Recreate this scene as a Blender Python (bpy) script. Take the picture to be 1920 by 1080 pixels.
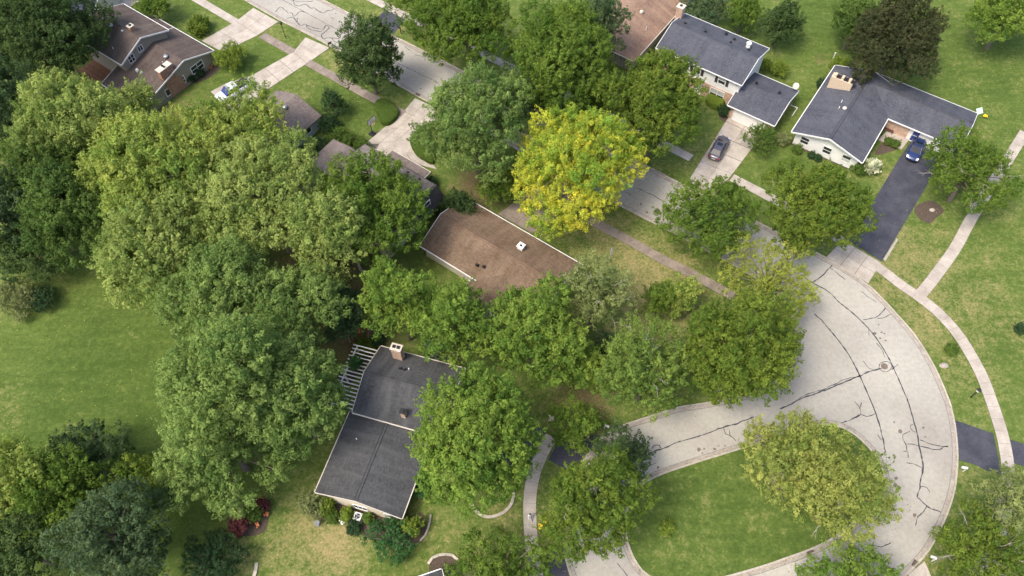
import bpy, math, random
import numpy as np
from mathutils import Vector, Matrix

# ------------------------------------------------------------------ camera, world, sun, exposure
for o in list(bpy.data.objects): bpy.data.objects.remove(o, do_unlink=True)
SC = bpy.context.scene
COL = SC.collection
F_PX, PITCH, ROLL, CAM_H = 1500.0, math.radians(58.5), math.radians(-2.0), 87.0
_fw = np.array([0, math.cos(PITCH), -math.sin(PITCH)])
_up0 = np.array([0, math.sin(PITCH), math.cos(PITCH)])
_rt0 = np.array([1.0, 0, 0])
_rt = _rt0*math.cos(ROLL) + _up0*math.sin(ROLL)
_up = -_rt0*math.sin(ROLL) + _up0*math.cos(ROLL)
cam_d = bpy.data.cameras.new('camera'); cam = bpy.data.objects.new('camera', cam_d); COL.objects.link(cam)
cam_d.sensor_width = 36.0; cam_d.lens = F_PX/1920*36; cam_d.clip_end = 6000; cam_d.clip_start = 1
cam.matrix_world = Matrix(((_rt[0], _up[0], -_fw[0], 0), (_rt[1], _up[1], -_fw[1], 0), (_rt[2], _up[2], -_fw[2], CAM_H), (0, 0, 0, 1)))
SC.camera = cam
SUN_EL, SUN_AZ = math.radians(60), math.radians(236)     # azimuth clockwise from +Y
W = bpy.data.worlds.new('World'); SC.world = W; W.use_nodes = True
wn = W.node_tree.nodes; wl = W.node_tree.links
sky = wn.new('ShaderNodeTexSky'); sky.sky_type = 'NISHITA'; sky.sun_disc = False
sky.sun_elevation = SUN_EL; sky.sun_rotation = SUN_AZ; sky.dust_density = 4.0; sky.ozone_density = 0.6; sky.air_density = 1.0
wl.new(sky.outputs[0], wn['Background'].inputs[0]); wn['Background'].inputs[1].default_value = 0.15
sd = bpy.data.lights.new('sun', 'SUN'); sd.energy = 1.5; sd.angle = math.radians(16); sd.color = (1.0, 0.91, 0.75)
sun = bpy.data.objects.new('sun', sd); COL.objects.link(sun)
_s = Vector((math.sin(SUN_AZ)*math.cos(SUN_EL), math.cos(SUN_AZ)*math.cos(SUN_EL), math.sin(SUN_EL)))
sun.rotation_euler = _s.to_track_quat('Z', 'Y').to_euler(); sun.location = (0, 0, 120)
SC.view_settings.view_transform = 'Standard'; SC.view_settings.look = 'None'
SC.view_settings.exposure = 1.15; SC.view_settings.gamma = 1.0; SC.view_settings.use_curve_mapping = False
SC.render.engine = 'CYCLES'

# ------------------------------------------------------------------ helpers
RNG = np.random.default_rng(7); random.seed(7)
def G(px, py, z=0.0):
    """a point of the place at height z seen at photograph pixel (px, py)"""
    v = _fw*F_PX + _rt*(px-960) + _up*(540-py)
    t = (z-CAM_H)/v[2]
    return np.array([v[0]*t, v[1]*t, z])
def MPP(p): return float(np.linalg.norm(np.asarray(p)-[0, 0, CAM_H]))/F_PX
class MB:
    def __init__(s): s.v = []; s.f = []
    def poly(s, pts):
        b = len(s.v); s.v += [tuple(map(float, p)) for p in pts]; s.f.append(tuple(range(b, b+len(pts)))); return s
    def hexa(s, p):     # p: 4 bottom + 4 top
        b = len(s.v); s.v += [tuple(map(float, q)) for q in p]
        for q in ((3, 2, 1, 0), (4, 5, 6, 7), (0, 1, 5, 4), (1, 2, 6, 5), (2, 3, 7, 6), (3, 0, 4, 7)): s.f.append(tuple(b+i for i in q))
        return s
    def box(s, x0, x1, y0, y1, z0, z1):
        return s.hexa([(x0, y0, z0), (x1, y0, z0), (x1, y1, z0), (x0, y1, z0), (x0, y0, z1), (x1, y0, z1), (x1, y1, z1), (x0, y1, z1)])
    def prism(s, pts, z0, z1):
        n = len(pts); b = len(s.v)
        A = sum(pts[i][0]*pts[(i+1) % n][1]-pts[(i+1) % n][0]*pts[i][1] for i in range(n))
        if A < 0: pts = pts[::-1]
        s.v += [(float(p[0]), float(p[1]), z0) for p in pts] + [(float(p[0]), float(p[1]), z1) for p in pts]
        s.f.append(tuple(b+n-1-i for i in range(n))); s.f.append(tuple(b+n+i for i in range(n)))
        for i in range(n): j = (i+1) % n; s.f.append((b+i, b+j, b+n+j, b+n+i))
        return s
    def tube(s, pts, rad, n=6, cap=True):
        pts = [Vector(p) for p in pts]; b = len(s.v); m = len(pts)
        if not hasattr(rad, '__len__'): rad = [rad]*m
        for i, p in enumerate(pts):
            d = (pts[min(i+1, m-1)]-pts[max(i-1, 0)]).normalized()
            a = d.cross(Vector((0.31, 0.17, 0.93)) if abs(d.z) < 0.9 else Vector((1, 0, 0))).normalized(); c = d.cross(a)
            for k in range(n):
                t = 2*math.pi*k/n; q = p+(a*math.cos(t)+c*math.sin(t))*rad[i]; s.v.append(tuple(q))
        for i in range(m-1):
            for k in range(n):
                k2 = (k+1) % n; s.f.append((b+i*n+k, b+i*n+k2, b+(i+1)*n+k2, b+(i+1)*n+k))
        if cap: s.f.append(tuple(b+n-1-k for k in range(n))); s.f.append(tuple(b+(m-1)*n+k for k in range(n)))
        return s
    def lathe(s, prof, n=12, c=(0, 0, 0)):
        b = len(s.v)
        for r, z in prof:
            for k in range(n): t = 2*math.pi*k/n; s.v.append((c[0]+r*math.cos(t), c[1]+r*math.sin(t), c[2]+z))
        for i in range(len(prof)-1):
            for k in range(n): k2 = (k+1) % n; s.f.append((b+i*n+k, b+i*n+k2, b+(i+1)*n+k2, b+(i+1)*n+k))
        s.f.append(tuple(b+n-1-k for k in range(n))); s.f.append(tuple(b+(len(prof)-1)*n+k for k in range(n)))
        return s
    def build(s, name, mat, parent=None, smooth=False):
        me = bpy.data.meshes.new(name); me.from_pydata(s.v, [], s.f); me.materials.append(mat); me.update()
        if smooth: me.polygons.foreach_set('use_smooth', [True]*len(me.polygons))
        o = bpy.data.objects.new(name, me); COL.objects.link(o)
        if parent is not None: o.parent = parent
        return o
def tag(o, label=None, cat=None, group=None, kind=None):
    if label: o['label'] = label
    if cat: o['category'] = cat
    if group: o['group'] = group
    if kind: o['kind'] = kind
    return o
def thing(name, label, cat, loc=(0, 0, 0), rz=0.0, group=None):
    o = bpy.data.objects.new(name, None); COL.objects.link(o); o.location = tuple(map(float, loc)); o.rotation_euler = (0, 0, rz)
    o.empty_display_size = 0.3
    return tag(o, label, cat, group)
def copy_tree(o, parent=None):
    c = o.copy(); COL.objects.link(c); c.parent = parent
    for ch in list(o.children): copy_tree(ch, c)
    return c
def to_local(o, p):
    x, y = p[0]-o.location.x, p[1]-o.location.y; a = -o.rotation_euler.z
    return (x*math.cos(a)-y*math.sin(a), x*math.sin(a)+y*math.cos(a), p[2] if len(p) > 2 else 0)
def smooth_line(pts, step=1.0, closed=False):
    """Catmull-Rom through 2-D points, resampled evenly"""
    P = np.array([p[:2] for p in pts], float); n = len(P); out = []
    idx = range(n if closed else n-1)
    for i in idx:
        p0 = P[(i-1) % n] if (closed or i > 0) else 2*P[0]-P[1]; p1 = P[i]; p2 = P[(i+1) % n]
        p3 = P[(i+2) % n] if (closed or i+2 < n) else 2*P[n-1]-P[n-2]
        for t in np.linspace(0, 1, 12, endpoint=False):
            out.append(0.5*((2*p1)+(-p0+p2)*t+(2*p0-5*p1+4*p2-p3)*t*t+(-p0+3*p1-3*p2+p3)*t**3))
    out.append(P[0] if closed else P[-1]); out = np.array(out)
    d = np.r_[0, np.cumsum(np.linalg.norm(np.diff(out, axis=0), axis=1))]
    m = max(2, int(round(d[-1]/step))+1); t = np.linspace(0, d[-1], m)
    return np.c_[np.interp(t, d, out[:, 0]), np.interp(t, d, out[:, 1])]
def normals2(P):
    T = np.gradient(P, axis=0); T /= np.linalg.norm(T, axis=1)[:, None]+1e-9
    return np.c_[-T[:, 1], T[:, 0]]

# ------------------------------------------------------------------ materials
MATS = {}
def nodes(name):
    m = bpy.data.materials.new(name); m.use_nodes = True; MATS[name] = m
    return m, m.node_tree.nodes, m.node_tree.links, m.node_tree.nodes['Principled BSDF']
def ramp(n, stops):
    r = n.new('ShaderNodeValToRGB'); e = r.color_ramp.elements
    while len(e) < len(stops): e.new(0.5)
    for i, (p, c) in enumerate(stops): e[i].position = p; e[i].color = (*c, 1) if len(c) == 3 else c
    return r
def noise(n, l, scale, detail=4, rough=0.6, coord=None, vec=None):
    t = n.new('ShaderNodeTexNoise'); t.inputs['Scale'].default_value = scale; t.inputs['Detail'].default_value = detail; t.inputs['Roughness'].default_value = rough
    if vec is None:
        c = n.new('ShaderNodeTexCoord'); vec = c.outputs[coord or 'Object']
    l.new(vec, t.inputs['Vector']); return t
def mix(n, l, fac, a, b, mode='MIX'):
    m = n.new('ShaderNodeMix'); m.data_type = 'RGBA'; m.blend_type = mode
    for s, v in ((0, fac), (6, a), (7, b)):
        if isinstance(v, (int, float)): m.inputs[s].default_value = v
        elif isinstance(v, tuple): m.inputs[s].default_value = (*v, 1)
        else: l.new(v, m.inputs[s])
    return m.outputs[2]
def math_n(n, l, op, a, b=0.0):
    m = n.new('ShaderNodeMath'); m.operation = op
    for i, v in enumerate((a, b)):
        if isinstance(v, (int, float)): m.inputs[i].default_value = v
        else: l.new(v, m.inputs[i])
    return m.outputs[0]
def bump(n, l, b, h, strength=0.3, dist=0.05):
    k = n.new('ShaderNodeBump'); k.inputs['Strength'].default_value = strength; k.inputs['Distance'].default_value = dist
    l.new(h, k.inputs['Height']); l.new(k.outputs[0], b.inputs['Normal'])
def mottled(name, c1, c2, scale=3.0, rough=0.85, bumps=0.2, metallic=0.0, fine=None, rand=0.0, spec=0.3):
    m, n, l, b = nodes(name)
    t = noise(n, l, scale); r = ramp(n, [(0.3, c1), (0.7, c2)]); l.new(t.outputs[0], r.inputs[0]); out = r.outputs[0]
    if fine:
        t2 = noise(n, l, fine, 2, 0.7); r2 = ramp(n, [(0.3, (0.72,)*3), (0.7, (1.25,)*3)]); l.new(t2.outputs[0], r2.inputs[0]); out = mix(n, l, 1.0, out, r2.outputs[0], 'MULTIPLY')
    if rand:
        oi = n.new('ShaderNodeObjectInfo'); r3 = ramp(n, [(0, (1-rand, 1-rand, 1-rand)), (1, (1+rand, 1+rand*0.95, 1+rand*0.85))]); l.new(oi.outputs['Random'], r3.inputs[0]); out = mix(n, l, 1.0, out, r3.outputs[0], 'MULTIPLY')
    l.new(out, b.inputs['Base Color']); b.inputs['Roughness'].default_value = rough; b.inputs['Metallic'].default_value = metallic
    b.inputs['Specular IOR Level'].default_value = spec
    if bumps: bump(n, l, b, t.outputs[0], bumps)
    return m
def shingle(name, c1, c2, streak=None):
    """asphalt shingles: courses and tabs as fine relief and grain, streaky wear"""
    m, n, l, b = nodes(name)
    uv = n.new('ShaderNodeTexCoord')
    geo = n.new('ShaderNodeAttribute'); geo.attribute_name = 'roof_uv'
    br = n.new('ShaderNodeTexBrick'); br.offset = 0.5; br.inputs['Scale'].default_value = 1.0
    br.inputs['Brick Width'].default_value = 0.32; br.inputs['Row Height'].default_value = 0.15; br.inputs['Mortar Size'].default_value = 0.012
    br.inputs['Color1'].default_value = (0.80, 0.80, 0.80, 1); br.inputs['Color2'].default_value = (1.22, 1.22, 1.22, 1); br.inputs['Mortar'].default_value = (0.62, 0.62, 0.62, 1)
    l.new(geo.outputs['Vector'], br.inputs['Vector'])
    t = noise(n, l, 0.35, 5, 0.65); r = ramp(n, [(0.32, c1), (0.68, c2)]); l.new(t.outputs[0], r.inputs[0])
    out = mix(n, l, 0.8, r.outputs[0], br.outputs[0], 'MULTIPLY')
    t2 = noise(n, l, 5.0, 3, 0.8); r2 = ramp(n, [(0.3, (0.70,)*3), (0.7, (1.30,)*3)]); l.new(t2.outputs[0], r2.inputs[0]); out = mix(n, l, 0.9, out, r2.outputs[0], 'MULTIPLY')
    if streak:
        mp = n.new('ShaderNodeMapping'); mp.inputs['Scale'].default_value = (0.9, 0.12, 1); l.new(geo.outputs['Vector'], mp.inputs['Vector'])
        t3 = noise(n, l, 1.0, 4, 0.6, vec=mp.outputs[0]); r3 = ramp(n, [(0.45, (0, 0, 0)), (0.72, (1, 1, 1))]); l.new(t3.outputs[0], r3.inputs[0])
        out = mix(n, l, math_n(n, l, 'MULTIPLY', r3.outputs[0], 0.7), out, streak)
    l.new(out, b.inputs['Base Color']); b.inputs['Roughness'].default_value = 0.9; b.inputs['Specular IOR Level'].default_value = 0.25
    bump(n, l, b, br.outputs['Fac'], 0.4, -0.02)
    return m
def brickmat(name, c1, c2, mortar):
    m, n, l, b = nodes(name)
    a = n.new('ShaderNodeAttribute'); a.attribute_name = 'wall_uv'
    br = n.new('ShaderNodeTexBrick'); br.inputs['Scale'].default_value = 1.0; br.inputs['Brick Width'].default_value = 0.24; br.inputs['Row Height'].default_value = 0.08; br.inputs['Mortar Size'].default_value = 0.008
    br.inputs['Color1'].default_value = (*c1, 1); br.inputs['Color2'].default_value = (*c2, 1); br.inputs['Mortar'].default_value = (*mortar, 1)
    l.new(a.outputs['Vector'], br.inputs['Vector'])
    t = noise(n, l, 2.5); r = ramp(n, [(0.3, (0.75,)*3), (0.7, (1.2,)*3)]); l.new(t.outputs[0], r.inputs[0])
    l.new(mix(n, l, 1.0, br.outputs[0], r.outputs[0], 'MULTIPLY'), b.inputs['Base Color']); b.inputs['Roughness'].default_value = 0.9
    bump(n, l, b, br.outputs['Fac'], 0.5, -0.01)
    return m
def siding(name, c):
    m, n, l, b = nodes(name)
    co = n.new('ShaderNodeTexCoord'); sp = n.new('ShaderNodeSeparateXYZ'); l.new(co.outputs['Object'], sp.inputs[0])
    fr = math_n(n, l, 'FRACT', math_n(n, l, 'MULTIPLY', sp.outputs[2], 6.0))
    t = noise(n, l, 1.2); r = ramp(n, [(0.3, tuple(x*0.9 for x in c)), (0.7, c)]); l.new(t.outputs[0], r.inputs[0])
    l.new(r.outputs[0], b.inputs['Base Color']); b.inputs['Roughness'].default_value = 0.6
    bump(n, l, b, fr, 0.5, 0.02)
    return m
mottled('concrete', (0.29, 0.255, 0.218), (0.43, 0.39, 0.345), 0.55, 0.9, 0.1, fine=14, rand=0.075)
mottled('kerb_concrete', (0.31, 0.28, 0.235), (0.42, 0.385, 0.325), 1.5, 0.9, 0.1, fine=12, rand=0.10)
mottled('gutter_concrete', (0.24, 0.215, 0.188), (0.35, 0.315, 0.278), 1.2, 0.9, 0.1, fine=12, rand=0.08)
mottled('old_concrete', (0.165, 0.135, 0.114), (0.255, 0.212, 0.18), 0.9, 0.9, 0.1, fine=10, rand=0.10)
mottled('joint', (0.10, 0.085, 0.065), (0.16, 0.14, 0.11), 3)
mottled('tar', (0.03, 0.03, 0.038), (0.055, 0.055, 0.065), 6, 0.6, 0.1)
mottled('tar_grey', (0.10, 0.095, 0.09), (0.22, 0.20, 0.19), 1.5, 0.8, 0.1)
mottled('sealcoat', (0.030, 0.032, 0.046), (0.064, 0.066, 0.082), 0.5, 0.75, 0.1, fine=9)
mottled('mulch', (0.050, 0.037, 0.028), (0.105, 0.080, 0.060), 5, 0.95, 0.6, fine=22)
mottled('bare_soil', (0.20, 0.13, 0.075), (0.32, 0.22, 0.13), 2.5, 0.95, 0.4, fine=18)
mottled('bark', (0.10, 0.08, 0.06), (0.20, 0.17, 0.14), 5, 0.95, 0.5)
mottled('dead_wood', (0.22, 0.20, 0.17), (0.36, 0.33, 0.29), 5, 0.95, 0.3)
mottled('white_paint', (0.64, 0.64, 0.63), (0.74, 0.74, 0.73), 2, 0.5, 0)
mottled('black_metal', (0.012, 0.012, 0.013), (0.03, 0.03, 0.032), 4, 0.45, 0)
mottled('grey_metal', (0.30, 0.31, 0.33), (0.45, 0.46, 0.48), 4, 0.4, 0, metallic=0.6)
mottled('rust_iron', (0.10, 0.075, 0.06), (0.19, 0.15, 0.12), 9, 0.8, 0.3)
mottled('stone', (0.30, 0.27, 0.23), (0.46, 0.42, 0.36), 4, 0.9, 0.4, rand=0.2)
mottled('dark_stone', (0.13, 0.14, 0.15), (0.22, 0.23, 0.24), 4, 0.9, 0.3)
mottled('cap_stone', (0.42, 0.38, 0.33), (0.58, 0.53, 0.46), 3, 0.9, 0.2)
mottled('deck_wood', (0.16, 0.07, 0.035), (0.27, 0.13, 0.065), 3, 0.8, 0.2, rand=0.15)
mottled('grey_wood', (0.19, 0.175, 0.155), (0.31, 0.29, 0.26), 3, 0.85, 0.2, rand=0.15)
mottled('orange_cloth', (0.62, 0.20, 0.08), (0.75, 0.28, 0.12), 6, 0.9, 0.1)
mottled('brown_wood', (0.07, 0.03, 0.022), (0.13, 0.06, 0.045), 4, 0.6, 0.1)
mottled('shutter', (0.035, 0.028, 0.035), (0.06, 0.05, 0.06), 4, 0.6, 0)
mottled('blue_door', (0.03, 0.045, 0.16), (0.045, 0.065, 0.22), 4, 0.5, 0)
mottled('cream_wall', (0.56, 0.48, 0.37), (0.66, 0.58, 0.46), 1.5, 0.8, 0.1)
mottled('tan_stone', (0.42, 0.32, 0.22), (0.62, 0.51, 0.38), 5, 0.9, 0.4)
mottled('yellow_plastic', (0.75, 0.50, 0.02), (0.85, 0.62, 0.05), 4, 0.5, 0)
mottled('pale_green_plastic', (0.45, 0.66, 0.52), (0.55, 0.76, 0.62), 4, 0.5, 0)
mottled('terracotta', (0.42, 0.17, 0.06), (0.55, 0.25, 0.10), 4, 0.8, 0.1)
mottled('rubber', (0.012, 0.012, 0.012), (0.022, 0.022, 0.022), 8, 0.8, 0.1)
mottled('soffit', (0.05, 0.045, 0.04), (0.08, 0.07, 0.06), 4, 0.8, 0)
siding('white_siding', (0.78, 0.775, 0.76)); siding('grey_siding', (0.28, 0.245, 0.208)); siding('cream_siding', (0.56, 0.51, 0.43)); siding('pale_siding', (0.42, 0.44, 0.40))
shingle('slate_shingle', (0.050, 0.054, 0.070), (0.084, 0.089, 0.110), (0.088, 0.092, 0.108))
shingle('brown_shingle', (0.112, 0.074, 0.048), (0.180, 0.128, 0.088), (0.195, 0.140, 0.098))
shingle('black_shingle', (0.042, 0.044, 0.047), (0.072, 0.074, 0.079), (0.095, 0.097, 0.10))
shingle('umber_shingle', (0.068, 0.053, 0.048), (0.112, 0.088, 0.079), (0.14, 0.108, 0.088))
shingle('taupe_shingle', (0.135, 0.110, 0.102), (0.195, 0.162, 0.15))
shingle('weathered_shake', (0.12, 0.105, 0.10), (0.24, 0.205, 0.19))
shingle('navy_shingle', (0.030, 0.034, 0.058), (0.048, 0.054, 0.085))
shingle('pale_brown_shingle', (0.17, 0.108, 0.080), (0.26, 0.175, 0.132), (0.31, 0.21, 0.14))
shingle('mansard_shingle', (0.050, 0.046, 0.048), (0.090, 0.084, 0.086))
brickmat('red_brick', (0.26, 0.115, 0.07), (0.36, 0.18, 0.115), (0.34, 0.28, 0.23))
brickmat('tan_brick', (0.40, 0.24, 0.165), (0.54, 0.37, 0.27), (0.50, 0.43, 0.36))
def glassy(name, c, rough=0.08, spec=0.6):
    m, n, l, b = nodes(name); t = noise(n, l, 1.5); r = ramp(n, [(0.3, tuple(x*0.8 for x in c)), (0.7, tuple(x*1.2 for x in c))]); l.new(t.outputs[0], r.inputs[0])
    l.new(r.outputs[0], b.inputs['Base Color']); b.inputs['Roughness'].default_value = rough; b.inputs['Specular IOR Level'].default_value = spec
    return m
glassy('window_glass', (0.030, 0.034, 0.038)); glassy('car_glass', (0.012, 0.015, 0.018), 0.05); glassy('blind_glass', (0.42, 0.43, 0.42), 0.2)
def paint(name, c):
    m, n, l, b = nodes(name); t = noise(n, l, 3); r = ramp(n, [(0.3, tuple(x*0.92 for x in c)), (0.7, c)]); l.new(t.outputs[0], r.inputs[0])
    l.new(r.outputs[0], b.inputs['Base Color']); b.inputs['Roughness'].default_value = 0.3; b.inputs['Metallic'].default_value = 0.25
    b.inputs['Coat Weight'].default_value = 1.0; b.inputs['Coat Roughness'].default_value = 0.05
    return m
paint('slate_paint', (0.085, 0.078, 0.105)); paint('blue_paint', (0.012, 0.030, 0.115)); paint('white_car_paint', (0.72, 0.73, 0.75))
glassy('red_lamp', (0.35, 0.02, 0.02), 0.15); glassy('clear_lamp', (0.75, 0.76, 0.78), 0.15); glassy('milk_glass', (0.85, 0.85, 0.83), 0.3)
mottled('cloth_white', (0.76, 0.76, 0.78), (0.84, 0.84, 0.86), 9, 0.9, 0.1); mottled('cloth_blue', (0.06, 0.09, 0.22), (0.10, 0.14, 0.30), 9, 0.9, 0.1)
mottled('skin', (0.45, 0.28, 0.20), (0.52, 0.33, 0.24), 9, 0.6, 0); mottled('hair', (0.05, 0.03, 0.02), (0.09, 0.06, 0.04), 9, 0.8, 0)

def leafmat():
    m, n, l, b = nodes('leaf')
    a = n.new('ShaderNodeAttribute'); a.attribute_name = 'leaf_colour'
    b.inputs['Roughness'].default_value = 0.75; b.inputs['Specular IOR Level'].default_value = 0.12
    l.new(a.outputs['Color'], b.inputs['Base Color'])
    tr = n.new('ShaderNodeBsdfTranslucent'); l.new(mix(n, l, 1.0, a.outputs['Color'], (1.25, 1.25, 0.6), 'MULTIPLY'), tr.inputs['Color'])
    ms = n.new('ShaderNodeMixShader'); ms.inputs[0].default_value = 0.44
    l.new(b.outputs[0], ms.inputs[1]); l.new(tr.outputs[0], ms.inputs[2]); l.new(ms.outputs[0], n['Material Output'].inputs[0])
leafmat()

def roadmat():
    m, n, l, b = nodes('road_concrete')
    t = noise(n, l, 0.08, 5, 0.55); r = ramp(n, [(0.30, (0.255, 0.236, 0.208)), (0.52, (0.325, 0.309, 0.272)), (0.72, (0.380, 0.364, 0.318))]); l.new(t.outputs[0], r.inputs[0])
    t2 = noise(n, l, 2.2, 5, 0.7); r2 = ramp(n, [(0.3, (0.86,)*3), (0.7, (1.10,)*3)]); l.new(t2.outputs[0], r2.inputs[0])
    t3 = noise(n, l, 30, 2, 0.7); r3 = ramp(n, [(0.3, (0.90,)*3), (0.7, (1.09,)*3)]); l.new(t3.outputs[0], r3.inputs[0])
    o = mix(n, l, 1.0, mix(n, l, 1.0, r.outputs[0], r2.outputs[0], 'MULTIPLY'), r3.outputs[0], 'MULTIPLY')
    t4 = noise(n, l, 1.1, 3, 0.5); r4 = ramp(n, [(0.70, (0, 0, 0)), (0.78, (1, 1, 1))]); l.new(t4.outputs[0], r4.inputs[0])
    o = mix(n, l, math_n(n, l, 'MULTIPLY', r4.outputs[0], 0.35), o, (0.20, 0.185, 0.17))
    l.new(o, b.inputs['Base Color']); b.inputs['Roughness'].default_value = 0.9; b.inputs['Specular IOR Level'].default_value = 0.25
    bump(n, l, b, t3.outputs[0], 0.1, 0.01)
roadmat()

def lawnmat():
    m, n, l, b = nodes('lawn')
    a = n.new('ShaderNodeAttribute'); a.attribute_name = 'turf'       # R dryness, G bare soil, B lushness
    sp = n.new('ShaderNodeSeparateColor'); l.new(a.outputs['Color'], sp.inputs[0])
    co = n.new('ShaderNodeTexCoord'); P = co.outputs['Object']
    n1 = noise(n, l, 0.28, 6, 0.62, vec=P); n2 = noise(n, l, 1.3, 6, 0.7, vec=P); n3 = noise(n, l, 3.4, 5, 0.75, vec=P); n4 = noise(n, l, 28.0, 2, 0.7, vec=P)
    mp = n.new('ShaderNodeMapping'); mp.inputs['Rotation'].default_value = (0, 0, math.radians(37.5)); mp.inputs['Scale'].default_value = (0.12, 1.25, 1); l.new(P, mp.inputs[0])
    n5 = noise(n, l, 0.9, 4, 0.6, vec=mp.outputs[0])
    green = ramp(n, [(0.38, (0.048, 0.082, 0.016)), (0.51, (0.094, 0.134, 0.030)), (0.64, (0.160, 0.188, 0.058))]); 
    s = math_n(n, l, 'ADD', math_n(n, l, 'MULTIPLY', n1.outputs[0], 0.20), math_n(n, l, 'ADD', math_n(n, l, 'MULTIPLY', n2.outputs[0], 0.35), math_n(n, l, 'ADD', math_n(n, l, 'MULTIPLY', n3.outputs[0], 0.34), math_n(n, l, 'MULTIPLY', n5.outputs[0], 0.16))))
    l.new(math_n(n, l, 'ADD', s, math_n(n, l, 'MULTIPLY', sp.outputs[2], -0.10)), green.inputs[0])
    tan = ramp(n, [(0.3, (0.17, 0.145, 0.055)), (0.7, (0.36, 0.285, 0.150))]); l.new(n3.outputs[0], tan.inputs[0])
    # dry patches: dryness + noise through a soft threshold
    d = math_n(n, l, 'ADD', sp.outputs[0], math_n(n, l, 'ADD', math_n(n, l, 'MULTIPLY', math_n(n, l, 'SUBTRACT', n2.outputs[0], 0.5), 1.5), math_n(n, l, 'ADD', math_n(n, l, 'MULTIPLY', math_n(n, l, 'SUBTRACT', n1.outputs[0], 0.5), 1.2), math_n(n, l, 'MULTIPLY', math_n(n, l, 'SUBTRACT', n3.outputs[0], 0.5), 1.3))))
    dr = ramp(n, [(0.25, (0, 0, 0)), (0.95, (0.85,)*3)]); l.new(d, dr.inputs[0])
    o = mix(n, l, dr.outputs[0], green.outputs[0], tan.outputs[0])
    g = math_n(n, l, 'ADD', sp.outputs[1], math_n(n, l, 'MULTIPLY', math_n(n, l, 'SUBTRACT', n2.outputs[0], 0.5), 1.0))
    gr = ramp(n, [(0.38, (0, 0, 0)), (0.75, (0.9,)*3)]); l.new(g, gr.inputs[0])
    soil = ramp(n, [(0.3, (0.085, 0.058, 0.034)), (0.7, (0.20, 0.135, 0.08))]); l.new(n3.outputs[0], soil.inputs[0])
    o = mix(n, l, gr.outputs[0], o, soil.outputs[0])
    f = ramp(n, [(0.28, (0.60,)*3), (0.72, (1.40,)*3)]); l.new(n4.outputs[0], f.inputs[0]); o = mix(n, l, 0.9, o, f.outputs[0], 'MULTIPLY')
    l.new(o, b.inputs['Base Color']); b.inputs['Roughness'].default_value = 0.95; b.inputs['Specular IOR Level'].default_value = 0.1
    bump(n, l, b, n4.outputs[0], 0.6, 0.05)
lawnmat()
M = MATS

def auto_uv(o):
    me = o.data; n = len(me.loops); uv = np.zeros((n, 3), np.float32)
    for p in me.polygons:
        nn = p.normal; t = Vector((-nn.y, nn.x, 0)); t = t.normalized() if t.length > 1e-4 else Vector((1, 0, 0)); s = nn.cross(t)
        for li in p.loop_indices:
            c = me.vertices[me.loops[li].vertex_index].co; uv[li] = (c.dot(t), c.dot(s), 0)
    for nm in ('roof_uv', 'wall_uv'):
        a = me.attributes.new(nm, 'FLOAT_VECTOR', 'CORNER'); a.data.foreach_set('vector', uv.ravel())
    return o

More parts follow.
